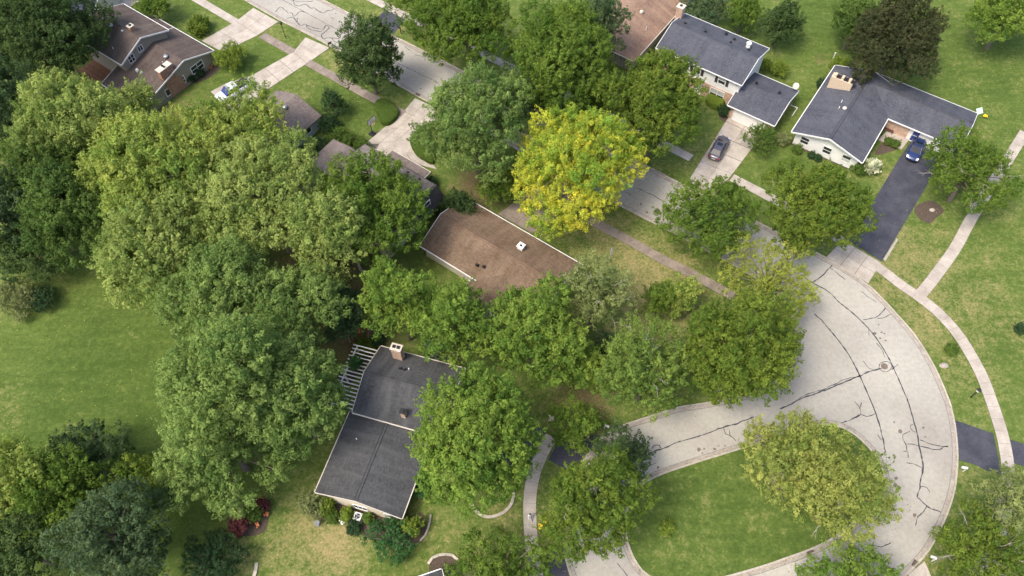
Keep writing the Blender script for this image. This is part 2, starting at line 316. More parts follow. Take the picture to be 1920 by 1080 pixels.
# ------------------------------------------------------------------ ground
def ground():
    xs = np.unique(np.r_[-3000, -1500, -700, -350, -200, -140, np.arange(-110, 110.1, 1.0), 140, 200, 350, 700, 1500, 3000])
    ys = np.unique(np.r_[-2500, -1000, -400, -150, -60, -20, np.arange(0, 130.1, 1.0), 150, 200, 300, 600, 1200, 3000])
    X, Y = np.meshgrid(xs, ys); nx, ny = len(xs), len(ys)
    T = np.zeros((ny, nx, 4), np.float32); T[..., 0] = 0.17; T[..., 2] = 0.2; T[..., 3] = 1
    blobs = [  # px, py, radius m, dryness, soil, lushness
        (150, 700, 12, -0.32, 0, 0.7), (230, 620, 7, -0.12, 0, 0.3), (200, 800, 9, -0.25, 0, 0.9), (15, 785, 2.6, 0.34, 0, 0), (4, 735, 2.4, 0.25, 0, 0), (30, 640, 5, 0.0, 0, 0), (360, 950, 7, -0.2, 0, 0.8),
        (560, 560, 14, 0, 0.5, 0), (330, 250, 16, 0, 0.5, 0), (80, 300, 14, 0, 0.5, 0), (640, 420, 9, 0, 0.5, 0), (690, 620, 7, 0, 0.55, 0), (120, 470, 5, 0, 0.3, 0),
        (470, 130, 5, -0.2, 0, 0.9), (640, 190, 5, -0.22, 0, 1.0), (555, 175, 3, 0.2, 0, 0), (720, 240, 5, -0.05, 0, 0.4), (530, 65, 4, 0.12, 0, 0), (650, 118, 4, 0.25, 0, 0), (340, 30, 6, 0.05, 0, 0.2), (720, 190, 4, 0.12, 0, 0),
        (690, 30, 6, 0.15, 0, 0), (800, 80, 6, 0.1, 0, 0), (1000, 80, 12, 0, 0.25, 0),
        (1200, 500, 8, 0.34, 0.10, 0), (1120, 440, 6, 0.22, 0.12, 0), (1260, 560, 7, 0.32, 0.12, 0), (1000, 420, 4, 0.2, 0.35, 0), (1290, 470, 5, 0.08, 0, 0.2), (900, 370, 6, 0.1, 0.45, 0), (1130, 650, 9, 0.15, 0.3, 0), (1080, 740, 6, 0.2, 0.3, 0),
        (1280, 300, 5, 0.15, 0, 0), (1450, 310, 5, -0.08, 0, 0.4), (1640, 330, 5, 0.1, 0, 0), (1700, 480, 6, 0.3, 0, 0), (1670, 545, 4, 0.3, 0, 0), (1720, 610, 4, 0.28, 0, 0), (1780, 560, 5, 0.1, 0, 0), (1800, 700, 5, 0.22, 0, 0), (1880, 640, 5, 0.08, 0, 0.3), (1840, 560, 6, 0.18, 0, 0), (1860, 440, 8, 0.05, 0, 0.2),
        (1750, 395, 3, 0.1, 0.2, 0), (1850, 130, 14, -0.06, 0, 0.5), (1550, 30, 10, -0.15, 0, 0.7), (1540, 110, 2.4, 0, 0.55, 0), (1560, 160, 3, -0.1, 0, 0.5), (1870, 230, 6, 0.06, 0, 0),
        (600, 1005, 6, 0.32, 0.05, 0), (640, 1030, 4, 0.34, 0, 0), (500, 1060, 6, 0.2, 0, 0), (900, 1010, 7, 0.16, 0, 0), (430, 985, 4, 0.05, 0.4, 0), (960, 900, 5, 0.1, 0.2, 0), (1100, 780, 5, 0.05, 0.3, 0), (1030, 960, 5, 0.05, 0.2, 0.2),
        (1760, 960, 6, 0.12, 0, 0.1), (1760, 1050, 4, 0.2, 0.25, 0), (1870, 1000, 8, 0.05, 0.2, 0), (120, 950, 12, 0, 0.4, 0), (900, 330, 6, 0, 0.4, 0), (600, 300, 7, 0, 0.5, 0)]
    for px, py, r, d, s, lu in blobs:
        c = G(px, py); w = np.exp(-((X-c[0])**2+(Y-c[1])**2)/(r*r*0.8))
        T[..., 0] += d*w; T[..., 1] += s*w; T[..., 2] += lu*w
    T = np.clip(T, 0, 1)
    me = bpy.data.meshes.new('lawn'); V = np.c_[X.ravel(), Y.ravel(), np.zeros(nx*ny)]
    I = np.arange(nx*ny).reshape(ny, nx); Fq = np.c_[I[:-1, :-1].ravel(), I[:-1, 1:].ravel(), I[1:, 1:].ravel(), I[1:, :-1].ravel()]
    me.from_pydata(V.tolist(), [], Fq.tolist())
    a = me.attributes.new('turf', 'FLOAT_COLOR', 'POINT'); a.data.foreach_set('color', T.reshape(-1, 4).ravel())
    me.materials.append(M['lawn']); o = bpy.data.objects.new('lawn', me); COL.objects.link(o); tag(o, kind='structure')
ground()

def sheet(name, px, z, mat, parent=None, smooth=False, step=0.6):
    P = [G(*p)[:2] for p in px]
    if smooth: P = smooth_line(P, step, True)[:-1]
    mb = MB(); mb.prism([tuple(p) for p in P], max(z-0.15, -0.1), z)
    return mb.build(name, M[mat], parent)

# ------------------------------------------------------------------ road with kerbs, gutters and tar seams
FAR = [(300, -158), (430, -91), (560, -24), (675, 35), (823, 110), (1000, 202), (1195, 302), (1270, 340), (1422, 417), (1500, 457), (1547, 482), (1590, 507), (1627, 533), (1653, 558), (1680, 587), (1717, 630), (1750, 683), (1773, 733), (1787, 773), (1794, 813), (1797, 862), (1793, 907), (1783, 947), (1767, 987), (1743, 1032), (1718, 1062), (1690, 1088), (1640, 1125), (1560, 1165), (1440, 1195), (1280, 1205)]
NEAR = [(1280, 1205), (1160, 1190), (1095, 1145), (1067, 1075), (1057, 1037), (1055, 990), (1064, 940), (1084, 880), (1108, 840), (1133, 815), (1153, 802), (1187, 790), (1230, 776), (1270, 763), (1303, 758), (1350, 750), (1400, 738), (1440, 722), (1470, 700), (1486, 670), (1491, 645), (1489, 620), (1483, 593), (1470, 568), (1440, 540), (1395, 510), (1345, 482), (1307, 462), (1237, 425), (1183, 398), (1000, 298), (780, 180), (620, 88), (527, 40), (430, -15), (300, -88)]
ISL = [(1192, 923), (1227, 897), (1293, 873), (1350, 855), (1407, 837), (1465, 815), (1520, 801), (1562, 799), (1595, 812), (1625, 838), (1648, 870), (1658, 905), (1653, 933), (1633, 957), (1592, 985), (1553, 1012), (1515, 1030), (1473, 1045), (1430, 1060), (1360, 1080), (1300, 1092), (1250, 1092), (1212, 1075), (1190, 1047), (1178, 1015), (1175, 985), (1178, 955)]
far = smooth_line([G(*p) for p in FAR], 1.0); near = smooth_line([G(*p) for p in NEAR], 1.0); isl = smooth_line([G(*p) for p in ISL], 0.8, True)
rb = MB(); rb.prism([tuple(p) for p in far]+[tuple(p) for p in near[1:]], -0.1, 0.015)
road = rb.build('road', M['road_concrete']); tag(road, kind='structure')
DROP = [(1302, 357, 4.2), (1590, 507, 3.6), (1795, 830, 4.2), (1712, 1066, 3.0), (1110, 840, 3.5), (1060, 1050, 3.0), (500, 25, 3.6), (598, 80, 3.2), (800, 195, 3.6), (738, 66, 2.6), (1060, 335, 3.4)]
DROPW = [(G(a, b)[:2], r) for a, b, r in DROP]
def kerb_line(P, side, parent, seg=3.0, step=1.0):
    """P runs along the kerb's outer edge; the road lies on 'side' (+1 = left of travel)"""
    N = normals2(P)*side; k = max(1, int(round(seg/step))); i = 0
    while i < len(P)-1:
        j = min(i+k, len(P)-1)
        if len(P)-1-j < 2: j = len(P)-1
        Q = P[i:j+1].copy(); NN = N[i:j+1]
        mid = Q[len(Q)//2]
        drop = any(np.linalg.norm(mid-c) < r for c, r in DROPW)
        e = 0.012; d0 = Q[1]-Q[0]; Q[0] = Q[0]+d0/np.linalg.norm(d0)*e; d1 = Q[-1]-Q[-2]; Q[-1] = Q[-1]-d1/np.linalg.norm(d1)*e
        h = 0.05 if drop else 0.135
        for (a, b, z0, z1, nm, mt) in ((0.0, 0.20, h, h, 'kerb_stone', 'kerb_concrete'), (0.235, 0.62, 0.030, 0.022, 'gutter_slab', 'gutter_concrete')):
            mb = MB()
            for t in range(len(Q)-1):
                A, B = Q[t]+NN[t]*a, Q[t+1]+NN[t+1]*a; C, D = Q[t+1]+NN[t+1]*b, Q[t]+NN[t]*b
                mb.hexa([(*A, -0.05), (*B, -0.05), (*C, -0.05), (*D, -0.05), (*A, z0), (*B, z0), (*C, z1), (*D, z1)])
            mb.build(nm, M[mt], parent)
        i = j
    mb = MB(); N_ = len(P)
    for a, b, z in ((0.62, 0.68, 0.024),):
        for t in range(N_-1): mb.poly([(*(P[t]+N[t]*a), z), (*(P[t+1]+N[t+1]*a), z), (*(P[t+1]+N[t+1]*b), z), (*(P[t]+N[t]*b), z)])
    o = mb.build('gutter_joint', M['tar_grey'], parent)
kerb_line(far, -1, road); kerb_line(near, -1, road)
_ar = sum(isl[i][0]*isl[i+1][1]-isl[i+1][0]*isl[i][1] for i in range(len(isl)-1))
kerb_line(isl, -1 if _ar > 0 else 1, road, 2.4, 0.8)
# the island lawn
im = MB(); im.prism([tuple(p) for p in isl[:-1]], -0.05, 0.11); io = im.build('island_lawn', M['lawn']); tag(io, kind='structure')
at = io.data.attributes.new('turf', 'FLOAT_COLOR', 'POINT'); nvv = len(io.data.vertices); at.data.foreach_set('color', np.tile([0.10, 0.0, 0.7, 1], (nvv, 1)).astype(np.float32).ravel())

def ribbon(pts, w, name, mat, parent, z=0.020, wob=0.12):
    P = smooth_line(pts, 0.30); n = len(P); N = normals2(P) if n > 2 else np.tile([[0, 1.0]], (n, 1))
    off = np.cumsum(RNG.normal(0, 0.035, n)); off -= np.linspace(0, off[-1], n); P = P+N*np.clip(off, -wob, wob)[:, None]
    ww = w*0.5*np.clip(1+RNG.normal(0, 0.30, n), 0.45, 1.8)
    mb = MB(); mb.v = [(*(P[i]+N[i]*ww[i]), z) for i in range(n)]+[(*(P[i]-N[i]*ww[i]), z) for i in range(n)]
    mb.f = [(i, n+i, n+i+1, i+1) for i in range(n-1)]
    return mb.build(name, M[mat], parent)
def reg(ox, oy, k, pts): return [(ox+x/k, oy+y/k) for x, y in pts]
A_ = lambda p: reg(1440, 480, 3, p); B_ = lambda p: reg(1440, 720, 3, p); C_ = lambda p: reg(1160, 720, 3, p); D_ = lambda p: reg(480, 0, 4.5, p); E_ = lambda p: reg(1100, 240, 3, p)
SEAMS = [
 (A_([(180, 105), (250, 150), (330, 195), (400, 255), (470, 310), (530, 365), (590, 430), (640, 500), (690, 585), (720, 650), (760, 740), (800, 840), (835, 970), (850, 1045), (866, 1150), (868, 1190), (858, 1290), (838, 1355)]), .17),
 (B_([(838, 635), (900, 690), (940, 708), (975, 725), (965, 755)]), .14),
 (A_([(260, 325), (330, 390), (390, 460), (450, 540), (490, 610), (520, 670), (560, 760), (610, 880), (640, 990), (655, 1080), (657, 1105), (615, 1125)]), .17),
 (A_([(65, 860), (180, 805), (320, 750), (440, 700), (520, 670), (560, 655), (625, 635)]), .20), (A_([(170, 800), (250, 765), (330, 745), (430, 695), (518, 676)]), .10),
 (A_([(622+37*math.cos(t)+38, 622+30*math.sin(t)) for t in np.linspace(0, 6.28, 14)]), .10), (A_([(697, 640), (730, 610)]), .10),
 (A_([(245, 150), (300, 108), (350, 65), (365, 40)]), .16), (A_([(350, 65), (395, 98), (435, 135)]), .10), (A_([(525, 200), (570, 235), (610, 262)]), .08),
 (A_([(535, 360), (610, 340), (640, 315), (668, 288)]), .12), (A_([(615, 350), (650, 352), (690, 332), (720, 345), (770, 410), (815, 465)]), .11),
 (A_([(530, 590), (560, 630), (600, 640), (640, 632)]), .10), (A_([(560, 400), (568, 450)]), .07), (A_([(610, 490), (640, 530), (658, 570)]), .07),
 (A_([(395, 945), (480, 910), (520, 890), (560, 900), (605, 885)]), .13), (A_([(520, 890), (515, 860), (485, 815)]), .11), (A_([(515, 860), (527, 825)]), .10), (A_([(475, 920), (520, 896)]), .10),
 (B_([(620, 285), (630, 305), (640, 315)]), .12), (B_([(835, 270), (815, 268), (800, 250), (802, 235), (815, 228)]), .10), (B_([(800, 268), (765, 285), (765, 310), (780, 345), (785, 380), (760, 378)]), .10), (B_([(785, 380), (788, 415)]), .10),
 (B_([(780, 340), (815, 337), (855, 347), (960, 372), (985, 358), (1020, 352), (960, 345), (900, 332), (855, 315)]), .11), (B_([(778, 443), (835, 455), (865, 472)]), .10), (B_([(858, 575), (890, 582), (912, 610)]), .10),
 (B_([(893, 690), (870, 730), (845, 750), (830, 795)]), .10), (B_([(450, 822), (490, 875), (530, 920), (560, 960)]), .12), (B_([(575, 905), (605, 912), (635, 918), (665, 905), (690, 893)]), .10),
 (C_([(100, 465), (150, 410), (200, 375), (260, 355), (320, 325), (410, 300), (490, 275), (590, 240), (690, 212), (760, 185)]), .15), (C_([(590, 240), (605, 280), (625, 285), (660, 320)]), .11), (C_([(625, 285), (622, 255)]), .10), (C_([(185, 365), (195, 345), (225, 345), (235, 360)]), .10), (C_([(140, 400), (155, 430), (180, 415)]), .10),
 (C_([(100, 515), (150, 480), (210, 445)]), .10), (C_([(30, 930), (60, 975)]), .10), (C_([(90, 1000), (160, 1060)]), .12), (C_([(-10, 1010), (50, 1080)]), .12),
 (E_([(285, 340), (360, 375), (440, 415)]), .10), (E_([(220, 360), (250, 378)]), .08), ([(420, -58), (533, 3), (640, 61), (822, 157)], .09),
 (D_([(165, 100), (205, 60), (240, 85), (270, 110), (300, 110), (320, 140), (370, 95), (410, 105)]), .14), (D_([(260, 160), (320, 145), (370, 210), (420, 200), (450, 240), (550, 262), (590, 215), (622, 230), (575, 270), (545, 300), (575, 332), (600, 320), (640, 325), (660, 350), (690, 360)]), .15),
 (D_([(420, 205), (440, 215), (500, 235), (560, 245), (590, 210)]), .12), (D_([(310, -10), (320, 40), (360, 55), (410, 40), (430, 50), (460, 75), (490, 70), (510, 90), (570, 115), (600, 95), (640, 90), (660, 70)]), .14), (D_([(625, 150), (640, 148), (660, 165)]), .10),
 (D_([(690, 275), (720, 300), (700, 330), (640, 320)]), .12), (D_([(1255, 395), (1305, 430)]), .10), (D_([(1340, 460), (1425, 485), (1425, 510)]), .10), (D_([(300, 0), (340, 10), (420, 12), (480, 10)]), .12), (D_([(350, 150), (345, 175), (370, 210)]), .11)]
for pts, w in SEAMS: ribbon([G(*p) for p in pts], w*.80, 'tar_seam', 'tar', road)
def spot(px, py, r, mat, name, z=0.019):
    c = G(px, py); n = 9; P = [(c[0]+r*random.uniform(.5, 1.2)*math.cos(6.283*k/n), c[1]+r*random.uniform(.5, 1.2)*math.sin(6.283*k/n)) for k in range(n)]
    mb = MB(); mb.poly([(*p, z) for p in P]); mb.build(name, M[mat], road)
for x, y in A_([(622, 385), (638, 430), (655, 437), (600, 435), (630, 462), (660, 475), (873, 967), (885, 1018), (605, 455), (740, 985), (710, 935)])+B_([(720, 530), (715, 570), (680, 660), (402, 912), (822, 737)])+C_([(450, 370), (480, 365), (540, 365), (560, 350), (600, 348), (650, 355), (470, 390), (545, 390), (220, 470), (240, 480), (520, 400)])+E_([(285, 437), (338, 475), (375, 485), (305, 430), (1130, 645)])+D_([(675, 115), (1245, 665), (1390, 750)]):
    spot(x, y, random.uniform(.08, .28), 'rust_iron', 'road_stain')
for x, y, r in ((1560, 1021, .35), (1581, 1005, .3), (1666, 940, .5)): spot(x, y, r, 'bare_soil', 'road_stain')

# manhole, drain gratings
def disc_thing(name, label, cat, px, py, r):
    t = thing(name, label, cat, G(px, py)); mb = MB(); mb.lathe([(r*1.12, 0.016), (r*1.12, 0.035), (r, 0.035)], 20); mb.build('rim', M['kerb_concrete'], t)
    mb = MB(); mb.lathe([(r*0.98, 0.016), (r*0.98, 0.040), (r*0.7, 0.046), (0.02, 0.046)], 20); mb.build('cover', M['rust_iron'], t)
disc_thing('manhole_cover', 'round rusty manhole cover ringed by a tar seam in the wide road bend', 'manhole', 1658, 687, 0.42)
def grate(label, px, py, rz):
    t = thing('drain_grate', label, 'drain', G(px, py), rz, 'kerb drain grates'); mb = MB(); mb.box(-.4, .4, -.28, .28, .02, .035); mb.build('pit', M['black_metal'], t)
    for k in range(6): mb = MB(); mb.box(-.38+k*.14, -.32+k*.14, -.27, .27, .034, .055); mb.build('bar', M['rust_iron'], t)
grate('iron drain grate in the kerb at the end of the basketball hoop driveway', 783, 178, math.radians(-37)); grate('iron drain grate in the island kerb beneath the yellowing twin tree', 1518, 1032, math.radians(20)); grate('small iron drain grate in the outer kerb beside the lower right driveway', 1716, 1057, math.radians(50))

# ------------------------------------------------------------------ sidewalks and driveways, slab by slab
def strip_slabs(name, P, width, mat='concrete', slab=1.5, z=0.055, kind='structure', label=None):
    N = normals2(P); mb = MB(); n = len(P)
    for i in range(n-1):
        A, B, C, D = P[i]-N[i]*width/2, P[i+1]-N[i+1]*width/2, P[i+1]+N[i+1]*width/2, P[i]+N[i]*width/2
        mb.hexa([(*A, -.05), (*B, -.05), (*C, -.05), (*D, -.05), (*A, z-.02), (*B, z-.02), (*C, z-.02), (*D, z-.02)])
    base = mb.build(name, M['joint']); tag(base, kind=kind)
    for i in range(n-1):
        T = P[i+1]-P[i]; L = np.linalg.norm(T); T = T/L*0.014; w = width/2-0.01
        A, B, C, D = P[i]+T-N[i]*w, P[i+1]-T-N[i+1]*w, P[i+1]-T+N[i+1]*w, P[i]+T+N[i]*w; dz = RNG.normal(0, .004)
        s = MB(); s.hexa([(*A, z-.04), (*B, z-.04), (*C, z-.04), (*D, z-.04), (*A, z+dz), (*B, z+dz), (*C, z-dz), (*D, z-dz)]); s.build('slab', M[mat], base)
    return base
def walk(px, width=1.4, slab=1.5, mat='concrete', name='sidewalk'): return strip_slabs(name, smooth_line([G(*p) for p in px], slab), width, mat, slab)
walk([(560, -68), (690, -5), (740, 20), (817, 57), (960, 128), (1110, 203), (1263, 280), (1296, 297)], mat='concrete')
walk([(1372, 333), (1428, 362), (1500, 402), (1578, 452)])
walk([(1640, 497), (1661, 512), (1692, 536), (1723, 557), (1760, 587), (1793, 623), (1820, 665), (1841, 705), (1858, 750), (1873, 795), (1883, 832), (1890, 880), (1889, 930), (1878, 985), (1858, 1035), (1830, 1080)])
walk([(1724, 554), (1742, 533), (1757, 513), (1790, 467), (1817, 417), (1843, 373), (1870, 330), (1900, 283), (1922, 248)], 1.45, name='footpath')
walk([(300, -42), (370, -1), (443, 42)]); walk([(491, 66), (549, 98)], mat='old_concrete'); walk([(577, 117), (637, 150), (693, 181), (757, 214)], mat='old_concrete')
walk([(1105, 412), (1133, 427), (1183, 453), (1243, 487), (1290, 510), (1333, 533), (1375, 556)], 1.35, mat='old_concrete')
walk([(1034, 818), (1018, 847), (1004, 880), (996, 912), (993, 945), (994, 980), (996, 1012), (1000, 1045), (1008, 1090)], 1.42, 1.2)
def slab_field(name, L, Rr, across=2, step=2.6, mat='concrete', z=0.05, parent=None):
    """driveway between a left and a right edge given as matching pixel lists"""
    L = [G(*p)[:2] for p in L]; Rr = [G(*p)[:2] for p in Rr]
    base = bpy.data.objects.new(name, None); base.location = (float(L[0][0]), float(L[0][1]), 0); COL.objects.link(base); tag(base, kind='structure'); ox, oy = base.location.x, base.location.y
    o = np.array([ox, oy])
    mb = MB(); pts = L+Rr[::-1]; mb.prism([tuple(p-o) for p in pts], -.05, z-.02); mb.build('joint_bed', M['joint'], base)
    for k in range(len(L)-1):
        n = max(1, int(round(0.5*(np.linalg.norm(L[k+1]-L[k])+np.linalg.norm(Rr[k+1]-Rr[k]))/step)))
        for i in range(n):
            for j in range(across):
                def q(u, v): return (L[k]*(1-u)+L[k+1]*u)*(1-v)+(Rr[k]*(1-u)+Rr[k+1]*u)*v-o
                g = 0.012; du = g/step; dv = g/2.5
                A, B, C, D = q(i/n+du, j/across+dv), q((i+1)/n-du, j/across+dv), q((i+1)/n-du, (j+1)/across-dv), q(i/n+du, (j+1)/across-dv)
                dz = RNG.normal(0, .003); s = MB(); s.hexa([(*A, z-.04), (*B, z-.04), (*C, z-.04), (*D, z-.04), (*A, z+dz), (*B, z+dz), (*C, z+dz), (*D, z+dz)]); s.build('slab', M[mat], base)
    return base
slab_field('driveway', [(1376, 204), (1313, 303), (1290, 340)], [(1442, 236), (1373, 327), (1340, 368)], 2)
slab_field('driveway_apron', [(1580, 450), (1549, 482)], [(1652, 493), (1628, 532)], 3, 1.8)
slab_field('driveway', [(475, 15), (443, 40), (378, 77)], [(522, 41), (484, 66), (418, 98)], 2)
slab_field('driveway', [(573, 70), (550, 98), (470, 143), (425, 156), (395, 172)], [(618, 90), (576, 119), (498, 170), (478, 195), (440, 215)], 2)
slab_field('driveway', [(778, 184), (757, 209), (684, 270), (672, 285)], [(838, 212), (806, 232), (772, 262), (760, 300)], 3)
slab_field('driveway', [(684, 272), (690, 285)], [(772, 262), (820, 318)], 3)
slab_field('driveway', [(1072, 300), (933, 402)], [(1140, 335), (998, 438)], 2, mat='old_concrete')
slab_field('driveway', [(183, -4), (150, 22)], [(262, 2), (235, 20)], 2)
slab_field('driveway_apron', [(1733, 1052), (1750, 1090)], [(1702, 1078), (1720, 1105)], 1)
def asphalt(px, label=None): o = sheet('asphalt_driveway', px, 0.03, 'sealcoat'); tag(o, kind='structure')
asphalt([(1592, 452), (1653, 490), (1732, 358), (1770, 288), (1710, 262), (1688, 294)])
asphalt([(1791, 788), (1828, 801), (1862, 813), (1870, 850), (1877, 888), (1853, 883), (1825, 870), (1799, 863)])
asphalt([(1893, 824), (1960, 845), (1960, 885), (1901, 869)]); asphalt([(1025, 1037), (1056, 1031), (1066, 1078), (1075, 1110), (1035, 1110)])
asphalt([(1028, 862), (1044, 832), (1075, 818), (1128, 816), (1096, 862), (1060, 880)]); asphalt([(1012, 842), (1028, 815), (1010, 800), (940, 830), (930, 870), (995, 875)])
asphalt([(704, 37), (722, 19), (761, 34), (738, 64)]); asphalt([(955, 100), (985, 78), (1020, 95), (985, 118)])
# loose bits of edging beside the asphalt
tag(sheet('edging_strip', [(1656, 486), (1681, 447), (1684, 450), (1660, 490)], 0.07, 'kerb_concrete'), kind='structure')
# beds
def bed(px, mat='mulch', z=0.012): tag(sheet('planting_bed', px, z+0.004, mat, None, True), kind='structure')
bed([(1714, 396), (1720, 384), (1742, 376), (1756, 380), (1770, 396), (1756, 408), (1744, 419), (1726, 412)])
bed([(1484, 272), (1506, 282), (1550, 300), (1590, 318), (1618, 322), (1612, 306), (1560, 285), (1500, 262)])
bed([(428, 962), (450, 945), (490, 935), (503, 960), (498, 995), (470, 1005), (435, 1000)]); bed([(575, 950), (610, 930), (700, 955), (760, 975), (790, 960), (800, 1000), (770, 1025), (690, 1010), (670, 985), (610, 978)])
bed([(1508, 212), (1530, 180), (1552, 140), (1562, 145), (1535, 190), (1515, 222)]); bed([(1350, 205), (1368, 200), (1375, 218), (1362, 230), (1348, 220)])
bed([(412, 128), (404, 112), (385, 122), (362, 142), (352, 158), (378, 152), (398, 142)], 'mulch'); bed([(1640, 290), (1660, 262), (1682, 268), (1690, 275), (1668, 285)])
bed([(1238, 998), (1244, 990), (1252, 1000), (1247, 1010), (1241, 1008)], 'bare_soil', 0.115)
bed([(805, 1062), (820, 1042), (850, 1042), (860, 1055), (845, 1080), (810, 1085)])

# ------------------------------------------------------------------ houses
def frame(ang): a = math.radians(ang); return np.array([math.cos(a), math.sin(a)]), np.array([-math.sin(a), math.cos(a)])
class House:
    def __init__(s, name, label, ang, uc, vc, cat='house'):
        U, V = frame(ang); c = U*uc+V*vc; s.uc, s.vc, s.U, s.V = uc, vc, U, V
        s.t = thing(name, label, cat, (c[0], c[1], 0), math.radians(ang))
    def at(s, px, py, z): w = G(px, py, z)[:2]; return (w@s.U-s.uc, w@s.V-s.vc, z)
    def r(s, u0, u1, v0, v1): return u0-s.uc, u1-s.uc, v0-s.vc, v1-s.vc
    def gable(s, u0, u1, v0, v1, ze, zr, axis, wall, roof, frac=0.5, oh=0.45, ze2=None, ridge=None, trim='white_paint', walls=True, base=0.0, hip0=0.0, hip1=0.0, ohe=None):
        """roof rectangle (overhangs included); ridge along 'x' or 'y'; ze at the low side, ze2 at the other eave"""
        x0, x1, y0, y1 = s.r(u0, u1, v0, v1)
        if axis == 'x': f = lambda a, b, z: (a, b, z); a0, a1, b0, b1 = x0, x1, y0, y1
        else: f = lambda a, b, z: (b, a, z); a0, a1, b0, b1 = y0, y1, x0, x1
        if ze2 is None: ze2 = ze
        bm_ = b0+(b1-b0)*frac; th = 0.16
        def zt(b): return ze+(zr-ze)*(b-b0)/(bm_-b0) if b <= bm_ else ze2+(zr-ze2)*(b1-b)/(b1-bm_)
        R = MB()
        for (ba, bb, za, zb, flip) in ((b0, bm_, ze, zr, 0), (b1, bm_, ze2, zr, 1)):
            lo = [(a0, ba, za-th), (a1, ba, za-th), (a1-hip1, bb, zb-th), (a0+hip0, bb, zb-th), (a0, ba, za), (a1, ba, za), (a1-hip1, bb, zb), (a0+hip0, bb, zb)]
            lo = [f(*q) for q in lo]
            if flip ^ (axis == 'y'): lo = [lo[1], lo[0], lo[3], lo[2], lo[5], lo[4], lo[7], lo[6]]
            R.hexa(lo)
        for hp_, ae, ar in ((hip0, a0, a0+hip0), (hip1, a1, a1-hip1)):
            if hp_ > 0: R.poly([f(ae, b0, ze+.002), f(ae, b1, ze2+.002), f(ar, bm_, zr+.002)])
        ro = auto_uv(R.build('roof', M[roof], s.t))
        # gutters along the eaves, barge boards along the gables
        for b, z, sg in ((b0, ze, -1), (b1, ze2, 1)):
            g = MB(); lo, hi = sorted((b+sg*0.002, b+sg*0.11)); pts = [f(a0, lo, z-.17), f(a1, lo, z-.17), f(a1, hi, z-.17), f(a0, hi, z-.17), f(a0, lo, z-.02), f(a1, lo, z-.02), f(a1, hi, z-.02), f(a0, hi, z-.02)]
            g.hexa(pts); g.build('gutter', M[trim], ro)
        for a, sg, hp_ in ((a0, -1, hip0), (a1, 1, hip1)):
            if hp_ > 0: 
                g = MB(); lo, hi = sorted((a+sg*0.002, a+sg*0.11)); g.hexa([f(lo, b0, ze-.17), f(hi, b0, ze-.17), f(hi, b1, ze-.17), f(lo, b1, ze-.17), f(lo, b0, ze-.02), f(hi, b0, ze-.02), f(hi, b1, ze-.02), f(lo, b1, ze-.02)]); g.build('gutter', M[trim], ro); continue
            for bA, zA in ((b0, ze), (b1, ze2)):
                g = MB(); lo, hi = sorted((a+sg*0.003, a+sg*0.07)); g.hexa([f(lo, bA, zA-.22), f(hi, bA, zA-.22), f(hi, bm_, zr-.22), f(lo, bm_, zr-.22), f(lo, bA, zA+.012), f(hi, bA, zA+.012), f(hi, bm_, zr+.012), f(lo, bm_, zr+.012)]); g.build('barge_board', M[trim], ro)
        if ridge:
            g = MB()
            for db in (-0.16, 0.16): g.tube([f(a0+hip0+.1, bm_+db, zt(bm_+db)+.012), f(a1-hip1-.1, bm_+db, zt(bm_+db)+.012)], 0.035, 4)
            g.build('ridge_vent', M[ridge], ro)
        if walls:
            e_ = oh if ohe is None else ohe; w0, w1, c0, c1 = a0+e_, a1-e_, b0+oh, b1-oh; Wm = MB(); lo = base
            def prof(a, b): return f(a, b, zt(b)-th-.012)
            h0 = hip0 > 0; h1 = hip1 > 0
            P0 = [f(w0, c0, lo), f(w0, c1, lo), prof(w0, c1)]+([] if h0 else [prof(w0, bm_)])+[prof(w0, c0)]
            P1 = [f(w1, c0, lo), f(w1, c1, lo), prof(w1, c1)]+([] if h1 else [prof(w1, bm_)])+[prof(w1, c0)]
            Wm.poly(P0); Wm.poly(P1[::-1]); Wm.poly([f(w0, c0, lo), f(w1, c0, lo), prof(w1, c0), prof(w0, c0)]); Wm.poly([f(w0, c1, lo), f(w1, c1, lo), prof(w1, c1), prof(w0, c1)])
            wo = auto_uv(Wm.build('wall', M[wall], s.t)); fix_normals(wo)
        return ro
    def panel(s, x, y, face, zc, w, h, kind='window', frame_m='white_paint', pane_m='window_glass', cols=2, rows=1, shutters=False, name=None):
        """an opening on a wall: face = outward angle in degrees in the house's own axes"""
        a = math.radians(face); nx, ny = math.cos(a), math.sin(a); tx, ty = -ny, nx
        def q(t, d, z): return (x+tx*t+nx*d, y+ty*t+ny*d, z)
        def bx(mb, t0, t1, d0, d1, z0, z1): mb.hexa([q(t0, d0, z0), q(t1, d0, z0), q(t1, d1, z0), q(t0, d1, z0), q(t0, d0, z1), q(t1, d0, z1), q(t1, d1, z1), q(t0, d1, z1)])
        fw = 0.09; z0, z1 = zc-h/2, zc+h/2; mb = MB()
        bx(mb, -w/2-fw, -w/2, -.02, .06, z0-fw, z1+fw); bx(mb, w/2, w/2+fw, -.02, .06, z0-fw, z1+fw); bx(mb, -w/2, w/2, -.02, .06, z1, z1+fw); bx(mb, -w/2, w/2, -.02, .075, z0-fw, z0)
        for c in range(1, cols): t = -w/2+w*c/cols; bx(mb, t-.035, t+.035, -.02, .05, z0, z1)
        for r_ in range(1, rows): z = z0+h*r_/rows; bx(mb, -w/2, w/2, -.02, .045, z-.03, z+.03)
        fo = mb.build(name or kind, M[frame_m], s.t)
